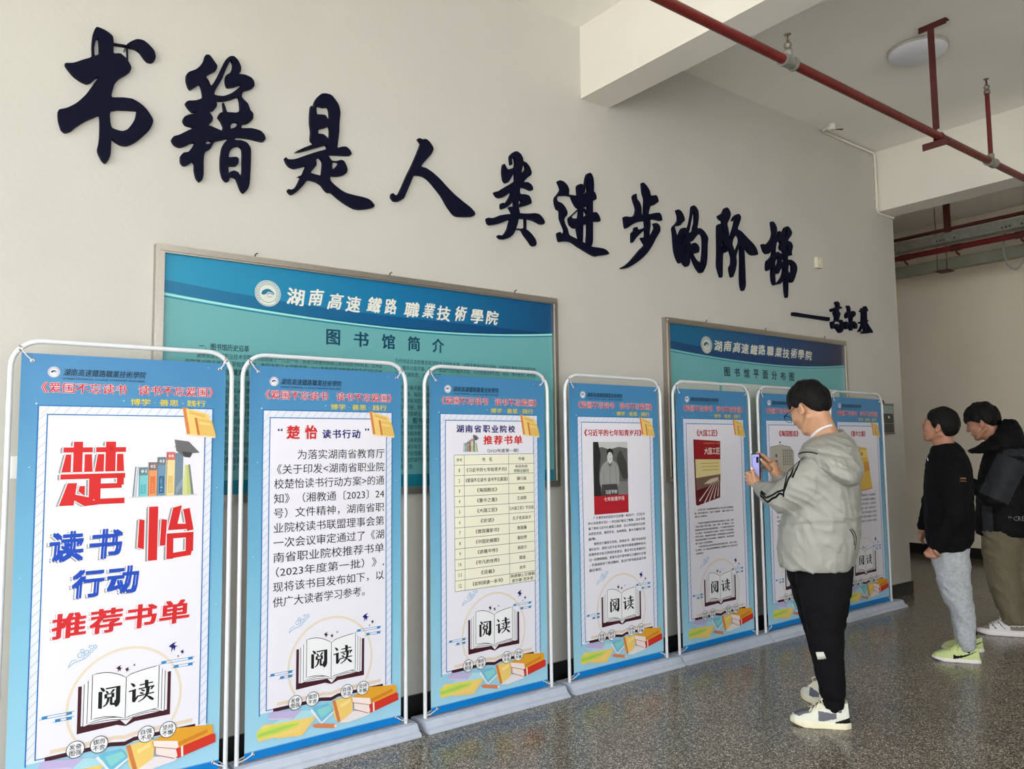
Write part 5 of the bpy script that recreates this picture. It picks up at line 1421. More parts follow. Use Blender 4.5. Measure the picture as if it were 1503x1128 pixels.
def rotm(yaw, pitch, roll=0.0):
    """columns = head axes in person space; the face looks along -x before turning"""
    M = Matrix.Rotation(yaw, 3, 'Z') @ Matrix.Rotation(pitch, 3, 'Y') @ Matrix.Rotation(roll, 3, 'X')
    return np.array([[M[i][j] for j in range(3)] for i in range(3)])
def build_head(F, c, M, sc, k=0.012):
    """adds a head with face and ears to the field; c = middle of the skull"""
    c = np.array(c)
    def T(p): return tuple(c+M@(np.array(p)*sc))
    def E(p, r, kk=k): F.add(F.ell(T(p), [q*sc for q in r], M), kk)
    def C(p, q, ra, rb, kk=k): F.add(F.cone(T(p), T(q), ra*sc, rb*sc), kk)
    E((.012, 0, .022), (.094, .076, .088), 0)
    E((-.030, 0, -.045), (.056, .058, .066))
    E((-.045, 0, -.005), (.048, .060, .055))
    C((-.070, 0, -.096), (-.058, 0, -.096), .021, .021)
    E((-.072, 0, -.060), (.022, .030, .020))
    for sg in (-1, 1):
        C((-.055, sg*.030, -.095), (.014, sg*.056, -.058), .016, .015)
        C((-.083, sg*.012, .020), (-.070, sg*.045, .020), .008, .008, .010)   # brow
        E((-.064, sg*.040, -.025), (.020, .018, .018), .012)
    C((-.092, 0, .008), (-.110, 0, -.026), .006, .009, .008)
    for sg in (-1, 1): E((-.100, sg*.010, -.031), (.009, .008, .007), .005)
    E((-.086, 0, -.056), (.010, .019, .005), .008)
    E((-.084, 0, -.066), (.010, .017, .006), .008)
    for sg in (-1, 1):
        F.sub(F.ell(T((-.096, sg*.031, .001)), [.012*sc, .017*sc, .010*sc], M), .008)
        F.add(F.ell(T((.014, sg*.080, -.014)), [.017*sc, .007*sc, .031*sc], M), .005)
        F.sub(F.ell(T((.006, sg*.087, -.010)), [.008*sc, .006*sc, .017*sc], M), .004)
        F.add(F.ell(T((.003, sg*.082, -.036)), [.008*sc, .006*sc, .009*sc], M), .004)
    return T
def eyes(T, M, sc, parent):
    for sg in (-1, 1):
        b = MB(); c = Vector(T((-.0705, sg*.031, .001))); r = .0115*sc
        vs = []; fs = []
        for i in range(9):
            for j in range(12):
                a = pi*i/8; bb = 2*pi*j/12
                q = M@np.array((-cos(a), sin(a)*cos(bb), sin(a)*sin(bb)))
                vs.append(tuple(c+Vector(q)*r))
        for i in range(8):
            for j in range(12): fs.append((i*12+j, i*12+(j+1) % 12, (i+1)*12+(j+1) % 12, (i+1)*12+j))
        b.add(vs[:], [f for f in fs if f[0] >= 24], M_eye, True); b.add(vs[:], [f for f in fs if f[0] < 24], M_iris, True)
        b.build('eye', parent)
def build_hair(P, name, c, M, sc, rad, cen, hx, hz, side, parent, h=0.0042, noise=.006, fringe=None):
    c = np.array(c)
    R = .15*sc
    F = Field(c-R, c+R, h)
    px, py, pz = F.X-c[0], F.Y-c[1], F.Z-c[2]
    lx = (M[0, 0]*px+M[1, 0]*py+M[2, 0]*pz)/sc; ly = (M[0, 1]*px+M[1, 1]*py+M[2, 1]*pz)/sc; lz = (M[0, 2]*px+M[1, 2]*py+M[2, 2]*pz)/sc
    k0 = np.sqrt(((lx-cen[0])/rad[0])**2+((ly)/rad[1])**2+((lz-cen[2])/rad[2])**2)
    d = (k0-1)*min(rad)*sc
    # thinner towards the bottom edge (cropped sides)
    edge = np.interp(lx, hx, hz)
    up = np.clip((lz-edge)/.06, 0, 1)
    d = d+(1-up)*side*sc
    n = vnoise(px*1.0+4, py*1.0+4, pz*.35+4, 42)
    n2 = vnoise(px+7, py+7, pz*.5+7, 90)
    d = d-noise*(n-.5)*1.4-.003*(n2-.5)
    cut = (edge-lz)*sc+.010*(vnoise(lx+3, ly+3, lz*0+3, 70)-.5)
    F.d = smax(d, cut, .006)
    return F.mesh(name, parent, M_hair, iters=1)
def smax(a, b, k): return -smin(-a, -b, k)

def shoe(P, name, toe, heel, h, sole_h, top, mats, paint, parent, lace=None, label=None, wid=.048, collar=.052):
    """one shoe between two ground points (toe, heel) in person space; top = collar height"""
    toe = np.array(toe, float); heel = np.array(heel, float)
    ax = heel-toe; L = np.linalg.norm(ax[:2]); ux = np.array([ax[0]/L, ax[1]/L]); uy = np.array([-ux[1], ux[0]])
    c = (toe+heel)/2
    ext = L/2+.03
    F = Field((-ext, -.075, -.002), (ext, .075, top+.02), h)     # shoe frame: toe at -x
    hl = L/2
    def prof(x):   # half width along the shoe
        return np.interp(x, [-hl, -hl+.02, -hl+.06, -hl+.10, 0, hl-.06, hl-.02, hl], [.012, .034, wid, wid+.001, wid-.008, wid-.012, wid-.018, .014])
    w = prof(F.X)
    curve = .010*np.sin((F.X+hl)/L*pi)
    yy = F.Y+curve*0.5
    # sole
    inx = np.maximum(np.abs(F.X)-hl, 0)
    toeup = np.interp(F.X, [-hl, -hl+.06], [.012, 0])
    ds = np.maximum(np.sqrt(inx**2+np.maximum(np.abs(yy)-w-.002, 0)**2)+np.minimum(np.maximum(np.abs(F.X)-hl, np.abs(yy)-w-.002), 0)-.002, np.maximum(F.Z-sole_h-.3*toeup, toeup-F.Z))
    # upper: height profile
    hgt = np.interp(F.X, [-hl, -hl+.015, -hl+.05, -hl+.10, -.005, hl-.10, hl-.05, hl-.008], [sole_h+.004, sole_h+.020, sole_h+.036, sole_h+.050, sole_h+.078, top+.004, top-.008, top+.004])
    t = np.clip((F.Z-sole_h)/np.maximum(hgt-sole_h, .01), 0, 1.2)
    wu = w*np.sqrt(np.clip(1-0.72*t**2.4, 0.05, 1))
    wu = np.where(F.X > hl-.115, np.maximum(wu, .031-.1*np.abs(F.X-hl+.06)), wu)
    du = np.maximum(np.maximum(np.abs(yy)-wu, F.Z-hgt), np.abs(F.X+.0)-hl+.004+np.interp(F.Z, [sole_h, top], [0, .006]))
    du = np.maximum(du, sole_h-.006-F.Z)*0.8
    F.d = smin(ds, du, .004)
    # opening for the ankle
    o = F.cone((hl-.058, 0, top-.012), (hl-.058, 0, top+.06), .026, .032)
    F.sub(o, .006)
    ob = F.mesh(name, parent, mats, paint=lambda q: paint(q, hl, sole_h, top), iters=1)
    ang = math.atan2(ux[1], ux[0])
    ob.location = (c[0], c[1], 0); ob.rotation_euler = (0, 0, ang)
    if label: ob['label'] = label
    if lace is not None:
        for k in range(5):
            x = -hl+.090+k*.018; z = sole_h+np.interp(x, [-hl+.05, -hl+.10, -.005, hl-.10], [.036, .050, .078, top-sole_h])+.004
            b = MB()
            b.tube([(x-.006, -.040, z-.024), (x-.002, -.030, z-.006), (x+.006, -.014, z+.001), (x+.010, 0, z+.003), (x+.006, .014, z+.001), (x-.002, .030, z-.006), (x-.006, .040, z-.024)], .0040, lace, 6)
            b.build('lace', ob)
        b = MB(); b.tube([(-hl+.175, 0, z-.010), (-hl+.190, 0, z+.022), (-hl+.205, 0, top+.016)], [.020, .019, .015], mats[min(2, len(mats)-1)], 10); b.build('tongue', ob)
        b = MB(); x = -hl+.172; z = z+.008
        for sg in (-1, 1):
            b.tube([(x, 0, z), (x-.010, sg*.022, z+.016), (x-.030, sg*.040, z+.004), (x-.026, sg*.034, z-.016), (x-.006, sg*.010, z-.004)], .0034, lace, 6)
            b.tube([(x, 0, z), (x-.022, sg*.026, z-.012), (x-.040, sg*.042, z-.040)], .0032, lace, 6)
        b.build('lace_bow', ob)
    return ob

def finger(F, pts, r0, r1, k=.004):
    n = len(pts)-1
    for i in range(n):
        F.add(F.cone(pts[i], pts[i+1], r0+(r1-r0)*i/n, r0+(r1-r0)*(i+1)/n), k)

# ---- the student with the phone
S = Person((3.545, 2.185), 'person in a light grey hooded jacket and black trousers photographing a banner with a phone')
at = S.at
yaw = radians(-26)
MH = rotm(radians(-38), radians(-27), 0)
HC = at(1187, 598, .075)
CA, SA = cos(yaw), sin(yaw)
def fwd(p, f, l): # move along facing (f) and towards the camera side (l)
    return (p[0]-f*CA-l*SA*-1*0+l*(-abs(SA)), p[1]-f*SA-l*CA, p[2])
# body: head, neck, trunk, arms and legs as one skin
F = Field(at(1100, 640, -.28)[:2]+(.05,), (at(1275, 640, .5)[0], .62, at(1190, 548, .1)[2]+.03), .0085)
BODY_LO = F.lo.copy()
hip = at(1210, 850, .09); chest = at(1215, 735, .09); nb = at(1222, 655, .095)
sh_n = at(1200, 683, -.07); sh_f = at(1236, 676, .25)
el_n = at(1152, 737, -.03); wr_n = at(1115, 716, .20)
el_f = at(1172, 738, .36); wr_f = at(1143, 697, .30)
F.add(F.ell(chest, (.12, .16, .22))); F.add(F.ell(hip, (.09, .11, .10)), .05)
F.add(F.cone(nb, at(1196, 625, .085), .060, .052), .03)
for a, b2, c2, r in ((sh_n, el_n, wr_n, 1), (sh_f, el_f, wr_f, 1)):
    F.add(F.cone(a, b2, .048, .038), .03); F.add(F.cone(b2, c2, .036, .026), .02)
for (hpx, kpx, apx, a) in (((1218, 860), (1215, 950), (1224, 1040), (.0, .0, .0)), ((1202, 860), (1208, 935), (1216, 1005), (.17, .26, .34))):
    F.add(F.cone(at(*hpx, a[0]), at(*kpx, a[1]), .062, .042), .03); F.add(F.cone(at(*kpx, a[1]), at(*apx, a[2]), .040, .028), .02)
student_body = F.mesh('body', S.root, M_skin, iters=1)
# finely modelled head and hands replace the coarse ones of that skin
F = Field(np.array(HC)-(.145, .14, .20), np.array(HC)+(.145, .14, .135), .0038)
T = build_head(F, HC, MH, 1.03)
F.add(F.cone(tuple(T((.030, 0, -.055))), at(1219, 652, .095), .053, .058), .022)
F.add(F.cone(tuple(T((-.005, 0, -.075))), at(1208, 655, .08), .038, .045), .02)
hd = F.mesh('head', student_body, M_skin, iters=1)
eyes(T, MH, 1.03, hd)
build_hair(S, 'hair', HC, MH, 1.03, (.112, .094, .118), (.014, 0, .020), [-.12, -.09, -.075, -.04, -.02, .0, .03, .05, .08, .12], [.012, .012, .020, .030, .012, -.002, .012, -.040, -.080, -.085], .007, student_body)
def hand_field(lo, hi): return Field(np.minimum(lo, hi), np.maximum(lo, hi), .0029)
# near (left) hand: thumb up against the phone, four fingers curled round its back
p0 = np.array(at(1106, 704, .22))
F = hand_field(p0-(.075, .085, .085), p0+(.085, .085, .085))
w = at(1118, 717, .19); kn = at(1102, 706, .235)
F.add(F.cone(w, at(1109, 708, .22), .026, .027))
F.add(F.ell(at(1106, 703, .225), (.030, .024, .034)), .012)
finger(F, [at(1108, 706, .205), at(1106, 696, .205), at(1103.6, 687.5, .213)], .0125, .0095)
for k, (q1, q2, q3) in enumerate((((1100, 699), (1096.5, 694), (1100.5, 692.5)), ((1099, 703), (1095.8, 699), (1100, 697)), ((1099.5, 707), (1096.5, 704), (1100.5, 702)), ((1101.5, 711), (1098.2, 708.5), (1102, 706.5)))):
    aa = .205+.019*k
    finger(F, [at(q1[0]+3, q1[1], aa+.012), at(*q2, aa+.02), at(*q3, aa+.028)], .0098, .0078)
nh = F.mesh('hand', student_body, M_skin, iters=1)
b = MB(); q = at(1103.4, 687.2, .203); b.lathe([(0, -.0035), (.0055, -.003), (.0065, 0)], mat('fingernail', srgb(240, 220, 208), 0.3), q, 12, 'y'); b.build('nail', nh)
# far (right) hand: fingers reach round the top of the phone, thumb on the glass
p0 = np.array(at(1128, 683, .29))
F = hand_field(p0-(.09, .08, .09), p0+(.085, .08, .085))
F.add(F.cone(at(1146, 702, .30), at(1138, 692, .30), .026, .028))
F.add(F.ell(at(1133, 684, .295), (.036, .022, .034), rotm(0, radians(40))), .012)
finger(F, [at(1130, 676, .275), at(1120, 668, .265), at(1112, 664.3, .262)], .0105, .0082)
finger(F, [at(1128, 675, .292), at(1118, 669, .285), at(1111, 667.5, .275)], .0105, .0082)
finger(F, [at(1128, 681, .310), at(1120, 676, .305), at(1115, 677, .292)], .0102, .0080)
finger(F, [at(1129, 688, .320), at(1122, 686, .315), at(1117, 687, .300)], .0095, .0074)
finger(F, [at(1130, 688, .268), at(1123, 680, .246), at(1116.5, 674.5, .238)], .0125, .0092)
fh = F.mesh('hand', student_body, M_skin, iters=1)
b = MB(); q = at(1116, 674, .230); b.lathe([(0, -.0035), (.0055, -.003), (.0065, 0)], MATS['fingernail'], q, 12, 'y'); b.build('nail', fh)
HEAD_S = hd
# jacket
zt = at(1215, 640, .09)[2]
F = Field((at(1090, 720, 0)[0], -.34, at(1200, 852, 0)[2]), (at(1275, 720, 0)[0]+.03, .60, zt+.05), .0068)
F.add(F.loft(S.secs([(640, 1204, 1238, .095, .075), (650, 1198, 1248, .095, .105), (662, 1192, 1256, .095, .165), (675, 1184, 1260, .09, .205), (700, 1172, 1262, .09, .225), (730, 1160, 1263, .09, .225), (757, 1148, 1264, .09, .225), (775, 1143, 1263, .09, .220), (800, 1142, 1260, .09, .215), (820, 1143, 1256, .09, .21), (831, 1145, 1252, .09, .205)]), 2.3))
shn = at(1203, 686, -.075); eln = at(1150, 730, -.05); wrn = at(1117, 716, .185)
F.add(F.cone(shn, at(1172, 716, -.075), .082, .079), .06)
F.add(F.cone(at(1172, 716, -.075), eln, .078, .068), .03)
F.add(F.cone(eln, at(1133, 724, .06), .066, .056), .03)
F.add(F.cone(at(1133, 724, .06), wrn, .056, .038), .02)
shf = at(1232, 684, .24); elf = at(1176, 736, .36); wrf = at(1144, 699, .30)
F.add(F.cone(shf, elf, .080, .062), .05); F.add(F.cone(elf, at(1154, 714, .325), .058, .046), .02); F.add(F.cone(at(1154, 714, .325), wrf, .045, .036), .02)
F.d = F.d + folds(F.X, F.Y, F.Z, .55, .83, .0066) + .0025*(vnoise(F.X+2, F.Y+2, F.Z+2, 30)-.5)
# gathered waist seam and hollow neck
zw = at(1210, 762, .09)[2]
F.d = F.d + .006*np.exp(-((F.Z-zw-.06*(F.X-.05))/.009)**2)*(np.abs(F.Y-.09) < .3)
F.sub(F.cone(at(1219, 648, .095), at(1214, 622, .09), .058, .075), .008)
F.sub(F.cone(tuple(np.array(wrn)+(np.array(wrn)-np.array(at(1133, 724, .06)))*.12), tuple(np.array(wrn)+(np.array(wrn)-np.array(at(1133, 724, .06)))*.8), .030, .034), .003)
F.sub(F.cone(tuple(np.array(wrf)+(np.array(wrf)-np.array(at(1154, 714, .325)))*.15), tuple(np.array(wrf)+(np.array(wrf)-np.array(at(1154, 714, .325)))*.8), .028, .032), .003)
jacket = F.mesh('jacket', S.root, M_jacket, iters=2)
# hood lying on the shoulders
F = Field((at(1155, 690, 0)[0], -.28, at(1200, 722, 0)[2]), (at(1275, 690, 0)[0], .44, zt+.07), .0055)
hd_s = S.secs([(630, 1216, 1236, .12, .055), (636, 1200, 1243, .10, .100), (645, 1186, 1251, .08, .160), (656, 1176, 1258, .06, .200), (668, 1172, 1262, .045, .222), (678, 1180, 1265, .035, .225), (690, 1196, 1266, .02, .222), (701, 1213, 1265, .01, .205), (708, 1227, 1262, .0, .17), (711, 1236, 1257, -.02, .12)])
F.add(F.loft(hd_s, 2.2))
F.d = F.d + folds(F.X, F.Y, F.Z, .3, .95, .0065) + .003*(vnoise(F.X+2, F.Y+2, F.Z+2, 34)-.5)
F.sub(F.cone(at(1219, 650, .095), at(1210, 612, .085), .062, .10), .010)
# the hood's mouth: a crease running from the collar round the back
zm = at(1215, 672, -.1)[2]
F.d = F.d + .007*np.exp(-((F.Z-(zm+.045-.22*(F.X+.05)))/.006)**2)
hood = F.mesh('hood', jacket, M_jacket, iters=2)
# black trim, stripes and seams laid on the cloth
for pts, w in (([(1199, 664), (1186, 664), (1174, 664), (1166, 667), (1160, 674), (1157, 688), (1154, 702), (1151, 716), (1150, 729)], .007),
               ([(1168.5, 673.5), (1165, 684), (1162, 695), (1157, 703), (1154, 712), (1150, 722)], .010),
               ([(1174.5, 674.5), (1171, 684), (1166.5, 693), (1163, 701)], .010),
               ([(1151, 718), (1146, 720), (1141, 721.5), (1136, 725), (1130, 728), (1124, 730), (1120, 726), (1116, 723)], .009),
               ([(1150, 726), (1144, 724), (1139, 729), (1134, 731), (1129, 735), (1126, 736), (1121, 731), (1116, 726.5)], .010),
               ([(1117, 720.5), (1121, 723.5), (1124, 726)], .009)):
    S.ribbon(jacket, pts, w, M_blk2, 'black_stripe', jacket)
S.ribbon(hood, [(1200, 666), (1190, 663.5), (1180, 663.5), (1174, 665), (1169, 667), (1166.5, 670)], .007, M_blk2, 'black_trim', jacket)
S.ribbon(jacket, [(1249.5, 775), (1254, 781), (1256.5, 789), (1256, 797), (1254.5, 806)], .004, M_blk2, 'black_stripe', jacket)
S.ribbon(jacket, [(1247, 776), (1251.5, 783), (1253.5, 790), (1254, 800)], .004, M_blk2, 'black_stripe', jacket)
M_seam = mat('grey_seam', srgb(140, 139, 132), 0.6)
for pts in ([(1182, 738), (1196, 748), (1212, 756), (1230, 760), (1248, 760), (1262, 758)], [(1174, 767), (1190, 768), (1215, 770), (1240, 768), (1262, 765)], [(1178, 770), (1180, 795), (1183, 820), (1184, 838)], [(1148, 832), (1180, 838), (1215, 840), (1248, 836)],
            [(1199, 697), (1200, 710), (1196, 724), (1186, 736), (1172, 748)]):
    S.ribbon(jacket, pts, .0022, M_seam, 'seam', jacket, lift=.0006)
# pull-cord and lanyard
S.ribbon(hd, [(1189, 644), (1193, 638.5), (1199, 633), (1206, 628.5), (1214, 625.5), (1221, 624)], .013, M_wht, 'lanyard', S.root, lift=.004)
merge(student_body, hd, nh, fh)
# trousers
F = Field((at(1140, 900, 0)[0], -.20, .075), (at(1265, 900, 0)[0], .46, at(1200, 812, .1)[2]), .0068)
F.add(F.loft(S.secs([(815, 1168, 1252, .06, .125), (850, 1168, 1253, .02, .115), (885, 1176, 1247, .0, .105), (925, 1184, 1240, .0, .092), (965, 1192, 1238.5, .0, .082), (1000, 1199, 1241, .0, .074), (1018, 1203, 1242.5, .0, .07), (1024, 1207, 1240, .0, .058), (1037, 1208, 1239, .0, .056)]), 2.2))
F.add(F.loft(S.secs([(830, 1152, 1240, .17, .125), (850, 1157, 1238, .185, .12), (885, 1168, 1236, .22, .10), (925, 1180, 1234, .25, .085), (965, 1192, 1232, .29, .075), (985, 1197, 1230, .32, .066), (993, 1201, 1229, .33, .056), (1003, 1202, 1228, .335, .054)]), 2.2), .02)
F.d = F.d + folds(F.X, F.Y, F.Z, .5, .86, .0040)
trs = F.mesh('trousers', S.root, M_blk, iters=1)
c0, n0 = S.cast(trs, 1205, 966)
S.ribbon(trs, [(1199, 962), (1205, 961.6), (1211, 961)], .034, mat('pale_patch', srgb(206, 202, 192), 0.6), 'patch', trs, n=5)
# shoes
def paint_hi(q, hl, sh, top):
    x, y, z = q[:, 0]+hl, q[:, 1], q[:, 2]-sh      # x from the toe
    m = np.ones(len(q), int)                        # 1 off-white
    m[z < 0.001] = 0                                # 0 sole
    g = (x > .012) & (x < .095) & (z > .016+.10*(.06-x).clip(0)) & (np.abs(y) < .040)
    m[g] = 2
    m[(x > .09) & (x < .15) & (z > .035) & (np.abs(y) < .017)] = 2
    m[(x > .125) & (x < .205) & (z > .006+.25*(x-.15).clip(0)) & (z < .046+.10*(.17-x))] = 2
    m[(x > .196) & (x < .232) & (z > .052-.2*(x-.2)) & (z < .076-.2*(x-.2))] = 2
    m[(x > .200) & (z > .000+.0*(x)) & (z < .004+.35*(x-.2).clip(0))] = 3
    return m
def sh_at(px, py, a): q = at(px, py, a); return q
foot_toe = at(1160.5, 1064, .0); foot_heel = at(1249.5, 1066, 0)
tz = (at(1161, 1066, .0)[0], -.005); hz_ = (at(1249, 1066, .0)[0], .010)
sole_h, topn = .030, .128
s1 = shoe(S, 'shoe', (tz[0], tz[1]), (hz_[0], hz_[1]), .0035, .030, .120, [M_cream, M_off, M_dgrey, M_blk2], paint_hi, S.root, lace=M_cream)
_t = np.array(S.floor(1182, 1019)); _m = np.array(S.floor(1203, 1031)); _h = _t+(_m-_t)/np.linalg.norm(_m-_t)*.285
s2 = shoe(S, 'shoe', tuple(_t), tuple(_h), .0040, .030, .120, [M_cream, M_off, M_dgrey, M_blk2], paint_hi, S.root, lace=M_cream)
for s_, (x, y) in ((s1, (at(1223, 1040, 0)[0], 0.0)), (s2, tuple(_h+(_t-_h)*.21))):
    F = Field((x-.05, y-.05, .06), (x+.05, y+.05, .19), .005); F.add(F.cone((x, y, .09), (x, y, .19), .036, .040)); F.mesh('sock', S.root, M_blk, iters=1)
# glasses
b = MB()
def TH(p): return Vector(T(p))
for sg in (-1, 1):
    ring_ = [TH((-.112+.10*abs(k0)*0, sg*.034+.024*cos(a), -.004+.020*sin(a))) for a, k0 in [(2*pi*i/20, 0) for i in range(21)]]
    b.tube(ring_, .0014, M_blk2, 6, caps=False)
    b.tube([TH((-.112, sg*.058, .004)), TH((-.100, sg*.070, .006)), TH((-.05, sg*.076, .006)), TH((.006, sg*.081, .010)), TH((.022, sg*.082, .002)), TH((.032, sg*.080, -.016))], .0016, M_blk2, 6)
b.tube([TH((-.112, -.010, 0)), TH((-.116, 0, .003)), TH((-.112, .010, 0))], .0014, M_blk2, 6)
gl = b.build('glasses', S.root)
mg = mat('lens_glass', (0.95, 0.97, 0.97, 1), 0.0); mg.node_tree.nodes['Principled BSDF'].inputs['Transmission Weight'].default_value = 1.0
mg.node_tree.nodes['Principled BSDF'].inputs['IOR'].default_value = 1.08
for sg in (-1, 1):
    b = MB(); cc = TH((-.112, sg*.034, -.004))
    loop = [TH((-.112, sg*.034+.0235*cos(2*pi*i/20), -.004+.0195*sin(2*pi*i/20))) for i in range(20)]
    lp2 = [TH((-.1105, sg*.034+.0235*cos(2*pi*i/20), -.004+.0195*sin(2*pi*i/20))) for i in range(20)]
    b.add(loop+lp2, [tuple(range(20)), tuple(range(39, 19, -1))]+[(i, (i+1) % 20, 20+(i+1) % 20, 20+i) for i in range(20)], mg); b.build('lens', gl)
# phone held in both hands
ph = empty('phone', S.M @ Vector(at(1110, 683, .245)), 'dark smartphone with a lit lavender screen in the student\'s hands', 'phone')
A_ = Vector(at(1102.2, 665.5, .262)); B_ = Vector(at(1114.8, 665, .225)); C_ = Vector(at(1107.5, 705, .238))
ux = (S.M.to_3x3() @ (B_-A_)).normalized(); dn = S.M.to_3x3() @ (C_-A_); dn = (dn-ux*dn.dot(ux)).normalized()
nn = ux.cross(dn).normalized()
if nn.dot(CAM-ph.location) < 0: nn = -nn
W_ = .074; H_ = .152
o0 = (S.M @ A_) - ph.location
def PP(u, v, d): return tuple(o0+ux*u+dn*v+nn*d)
def slab(b, u0, u1, v0, v1, d0, d1, m):
    vs = [PP(u, v, d) for d in (d0, d1) for v in (v0, v1) for u in (u0, u1)]
    b.add(vs, [(0, 2, 3, 1), (4, 5, 7, 6), (0, 1, 5, 4), (2, 6, 7, 3), (0, 4, 6, 2), (1, 3, 7, 5)], m)
wv = min(W_, (B_-A_).length)
b = MB(); slab(b, 0, wv, 0, H_, -.008, 0, mat('phone_shell', (0.012, 0.012, 0.014, 1), 0.3)); b.build('case', ph)
scr = mat('lit_screen', srgb(150, 152, 205), 0.2)
scr.node_tree.nodes['Principled BSDF'].inputs['Emission Color'].default_value = srgb(150, 152, 205)
scr.node_tree.nodes['Principled BSDF'].inputs['Emission Strength'].default_value = 0.45
b = MB(); slab(b, .0035, wv-.0035, .005, H_-.005, 0, .0006, scr)
sc_ = b.build('screen', ph)
b = MB(); slab(b, .0035, .014, .006, .016, .0006, .0010, pm(120, 190, 205))
for k in range(9): slab(b, .009, .013, .022+k*.011, .027+k*.011, .0006, .0010, INK)
slab(b, wv*.62, wv-.006, .018, .050, .0006, .0010, pm(24, 20, 34)); slab(b, wv*.30, wv*.5, .016, .020, .0006, .0010, pm(186, 70, 110))
b.build('screen_picture', sc_)
# ---- the person in the black hoodie
H = Person((5.225, 2.30), 'person in a black hoodie, grey sweatpants and lime trainers looking up at the banners')
at = H.at
yaw2 = radians(-14)
MH2 = rotm(yaw2, radians(9), 0)
HC2 = at(1379, 624, .07)
F = Field((at(1345, 700, 0)[0]-.05, -.25, .06), (at(1440, 700, 0)[0], .45, 1.60), .009)
F.add(F.ell(at(1395, 715, .09), (.11, .16, .22))); F.add(F.ell(at(1393, 800, .09), (.11, .15, .14)), .05)
F.add(F.cone(at(1391, 662, .085), at(1383, 640, .08), .056, .052), .03)
nsh, nel, nwr = at(1403, 688, -.09), at(1402, 755, -.10), at(1372, 806, -.09)
fsh, fel, fwr = at(1388, 685, .26), at(1366, 735, .28), at(1354, 775, .24)
for a, b2, c2 in ((nsh, nel, nwr), (fsh, fel, fwr)):
    F.add(F.cone(a, b2, .046, .036), .03); F.add(F.cone(b2, c2, .034, .026), .02)
for hp, kp, ap, a in (((1400, 810), (1408, 885), (1418, 945), 0), ((1390, 810), (1401, 880), (1410, 935), .16)):
    F.add(F.cone(at(*hp, a), at(*kp, a), .060, .040), .03); F.add(F.cone(at(*kp, a), at(*ap, a), .038, .028), .02)
body2 = F.mesh('body', H.root, M_skin2, iters=1)
F = Field(np.array(HC2)-(.145, .13, .19), np.array(HC2)+(.14, .13, .135), .0042)
T2 = build_head(F, HC2, MH2, .96)
F.add(F.cone(tuple(T2((.030, 0, -.060))), at(1390, 664, .085), .050, .054), .022)
F.add(F.cone(tuple(T2((.0, 0, -.075))), at(1384, 662, .08), .040, .048), .02)
hd = F.mesh('head', body2, M_skin2, iters=1)
eyes(T2, MH2, .96, hd)
build_hair(H, 'hair', HC2, MH2, .96, (.108, .090, .112), (.016, 0, .018), [-.12, -.085, -.07, -.045, -.025, .0, .012, .035, .05, .08, .12], [.075, .062, .040, .020, -.010, -.020, .012, -.03, -.062, -.075, -.075], .004, body2, noise=.004)
# near hand slipping into the pocket, far hand hanging
p0 = np.array(at(1367, 812, -.09)); F = Field(p0-(.085, .06, .08), p0+(.085, .06, .07), .0035)
F.add(F.cone(at(1371, 802, -.09), at(1368, 809, -.09), .024, .028)); F.add(F.ell(at(1366, 811, -.09), (.034, .022, .026)), .012)
for k in range(4): finger(F, [at(1358+3.6*k, 811+1.2*k, -.105), at(1360.5+3.8*k, 815.5+.6*k, -.108), at(1366+3.2*k, 817.5-.6*k, -.085)], .0098, .0082)
finger(F, [at(1372, 808, -.12), at(1376, 812, -.118), at(1378, 816, -.10)], .011, .009)
h_a = F.mesh('hand', body2, M_skin2, iters=1)
p0 = np.array(at(1353, 786, .24)); F = Field(p0-(.06, .06, .10), p0+(.06, .06, .09), .0038)
F.add(F.cone(at(1354.5, 774, .24), at(1354, 782, .24), .023, .026)); F.add(F.ell(at(1354, 783, .24), (.020, .030, .034)), .012)
for k in range(4): finger(F, [at(1354, 787, .215+.018*k), at(1353.2, 793, .215+.018*k), at(1355, 797.5-abs(k-1.4), .217+.018*k)], .0095, .0075)
finger(F, [at(1352, 783, .205), at(1350.5, 789, .200), at(1351.5, 793, .203)], .0105, .0082)
h_b = F.mesh('hand', body2, M_skin2, iters=1)
merge(body2, hd, h_a, h_b)
F = Field((at(1345, 740, 0)[0]-.05, -.24, at(1390, 820, 0)[2]), (at(1440, 700, 0)[0], .42, at(1390, 645, 0)[2]), .0075)
F.add(F.loft(H.secs([(650, 1378, 1404, .09, .07), (658, 1368, 1412, .09, .12), (672, 1360, 1421, .09, .19), (690, 1357, 1427, .09, .20), (720, 1355.5, 1429, .09, .20), (760, 1356.5, 1431, .09, .20), (790, 1359, 1429.5, .09, .19), (801, 1362, 1425, .09, .18), (806, 1364, 1420, .09, .175)]), 2.3))
F.add(F.cone(nsh, nel, .070, .058), .05); F.add(F.cone(nel, at(1374, 802, -.09), .056, .038), .03)
F.add(F.cone(fsh, fel, .064, .050), .04); F.add(F.cone(fel, at(1354.5, 772, .24), .048, .036), .02)
F.d = F.d + folds(F.X, F.Y, F.Z, .4, .9, .0045)
F.sub(F.cone(at(1389, 656, .085), at(1381, 628, .08), .056, .07), .008)
hoodie = F.mesh('hoodie', H.root, M_blk, iters=1)
F = Field((at(1355, 690, 0)[0], -.22, at(1390, 695, 0)[2]), (at(1435, 690, 0)[0], .40, at(1390, 640, 0)[2]), .006)
F.add(F.loft(H.secs([(647, 1386, 1400, .11, .06), (653, 1370, 1409, .10, .12), (662, 1364, 1416, .09, .155), (674, 1366, 1422, .07, .175), (686, 1384, 1426, .05, .16), (693, 1402, 1424, .04, .10)]), 2.2))
F.d = F.d + folds(F.X, F.Y, F.Z, .3, .95, .005)
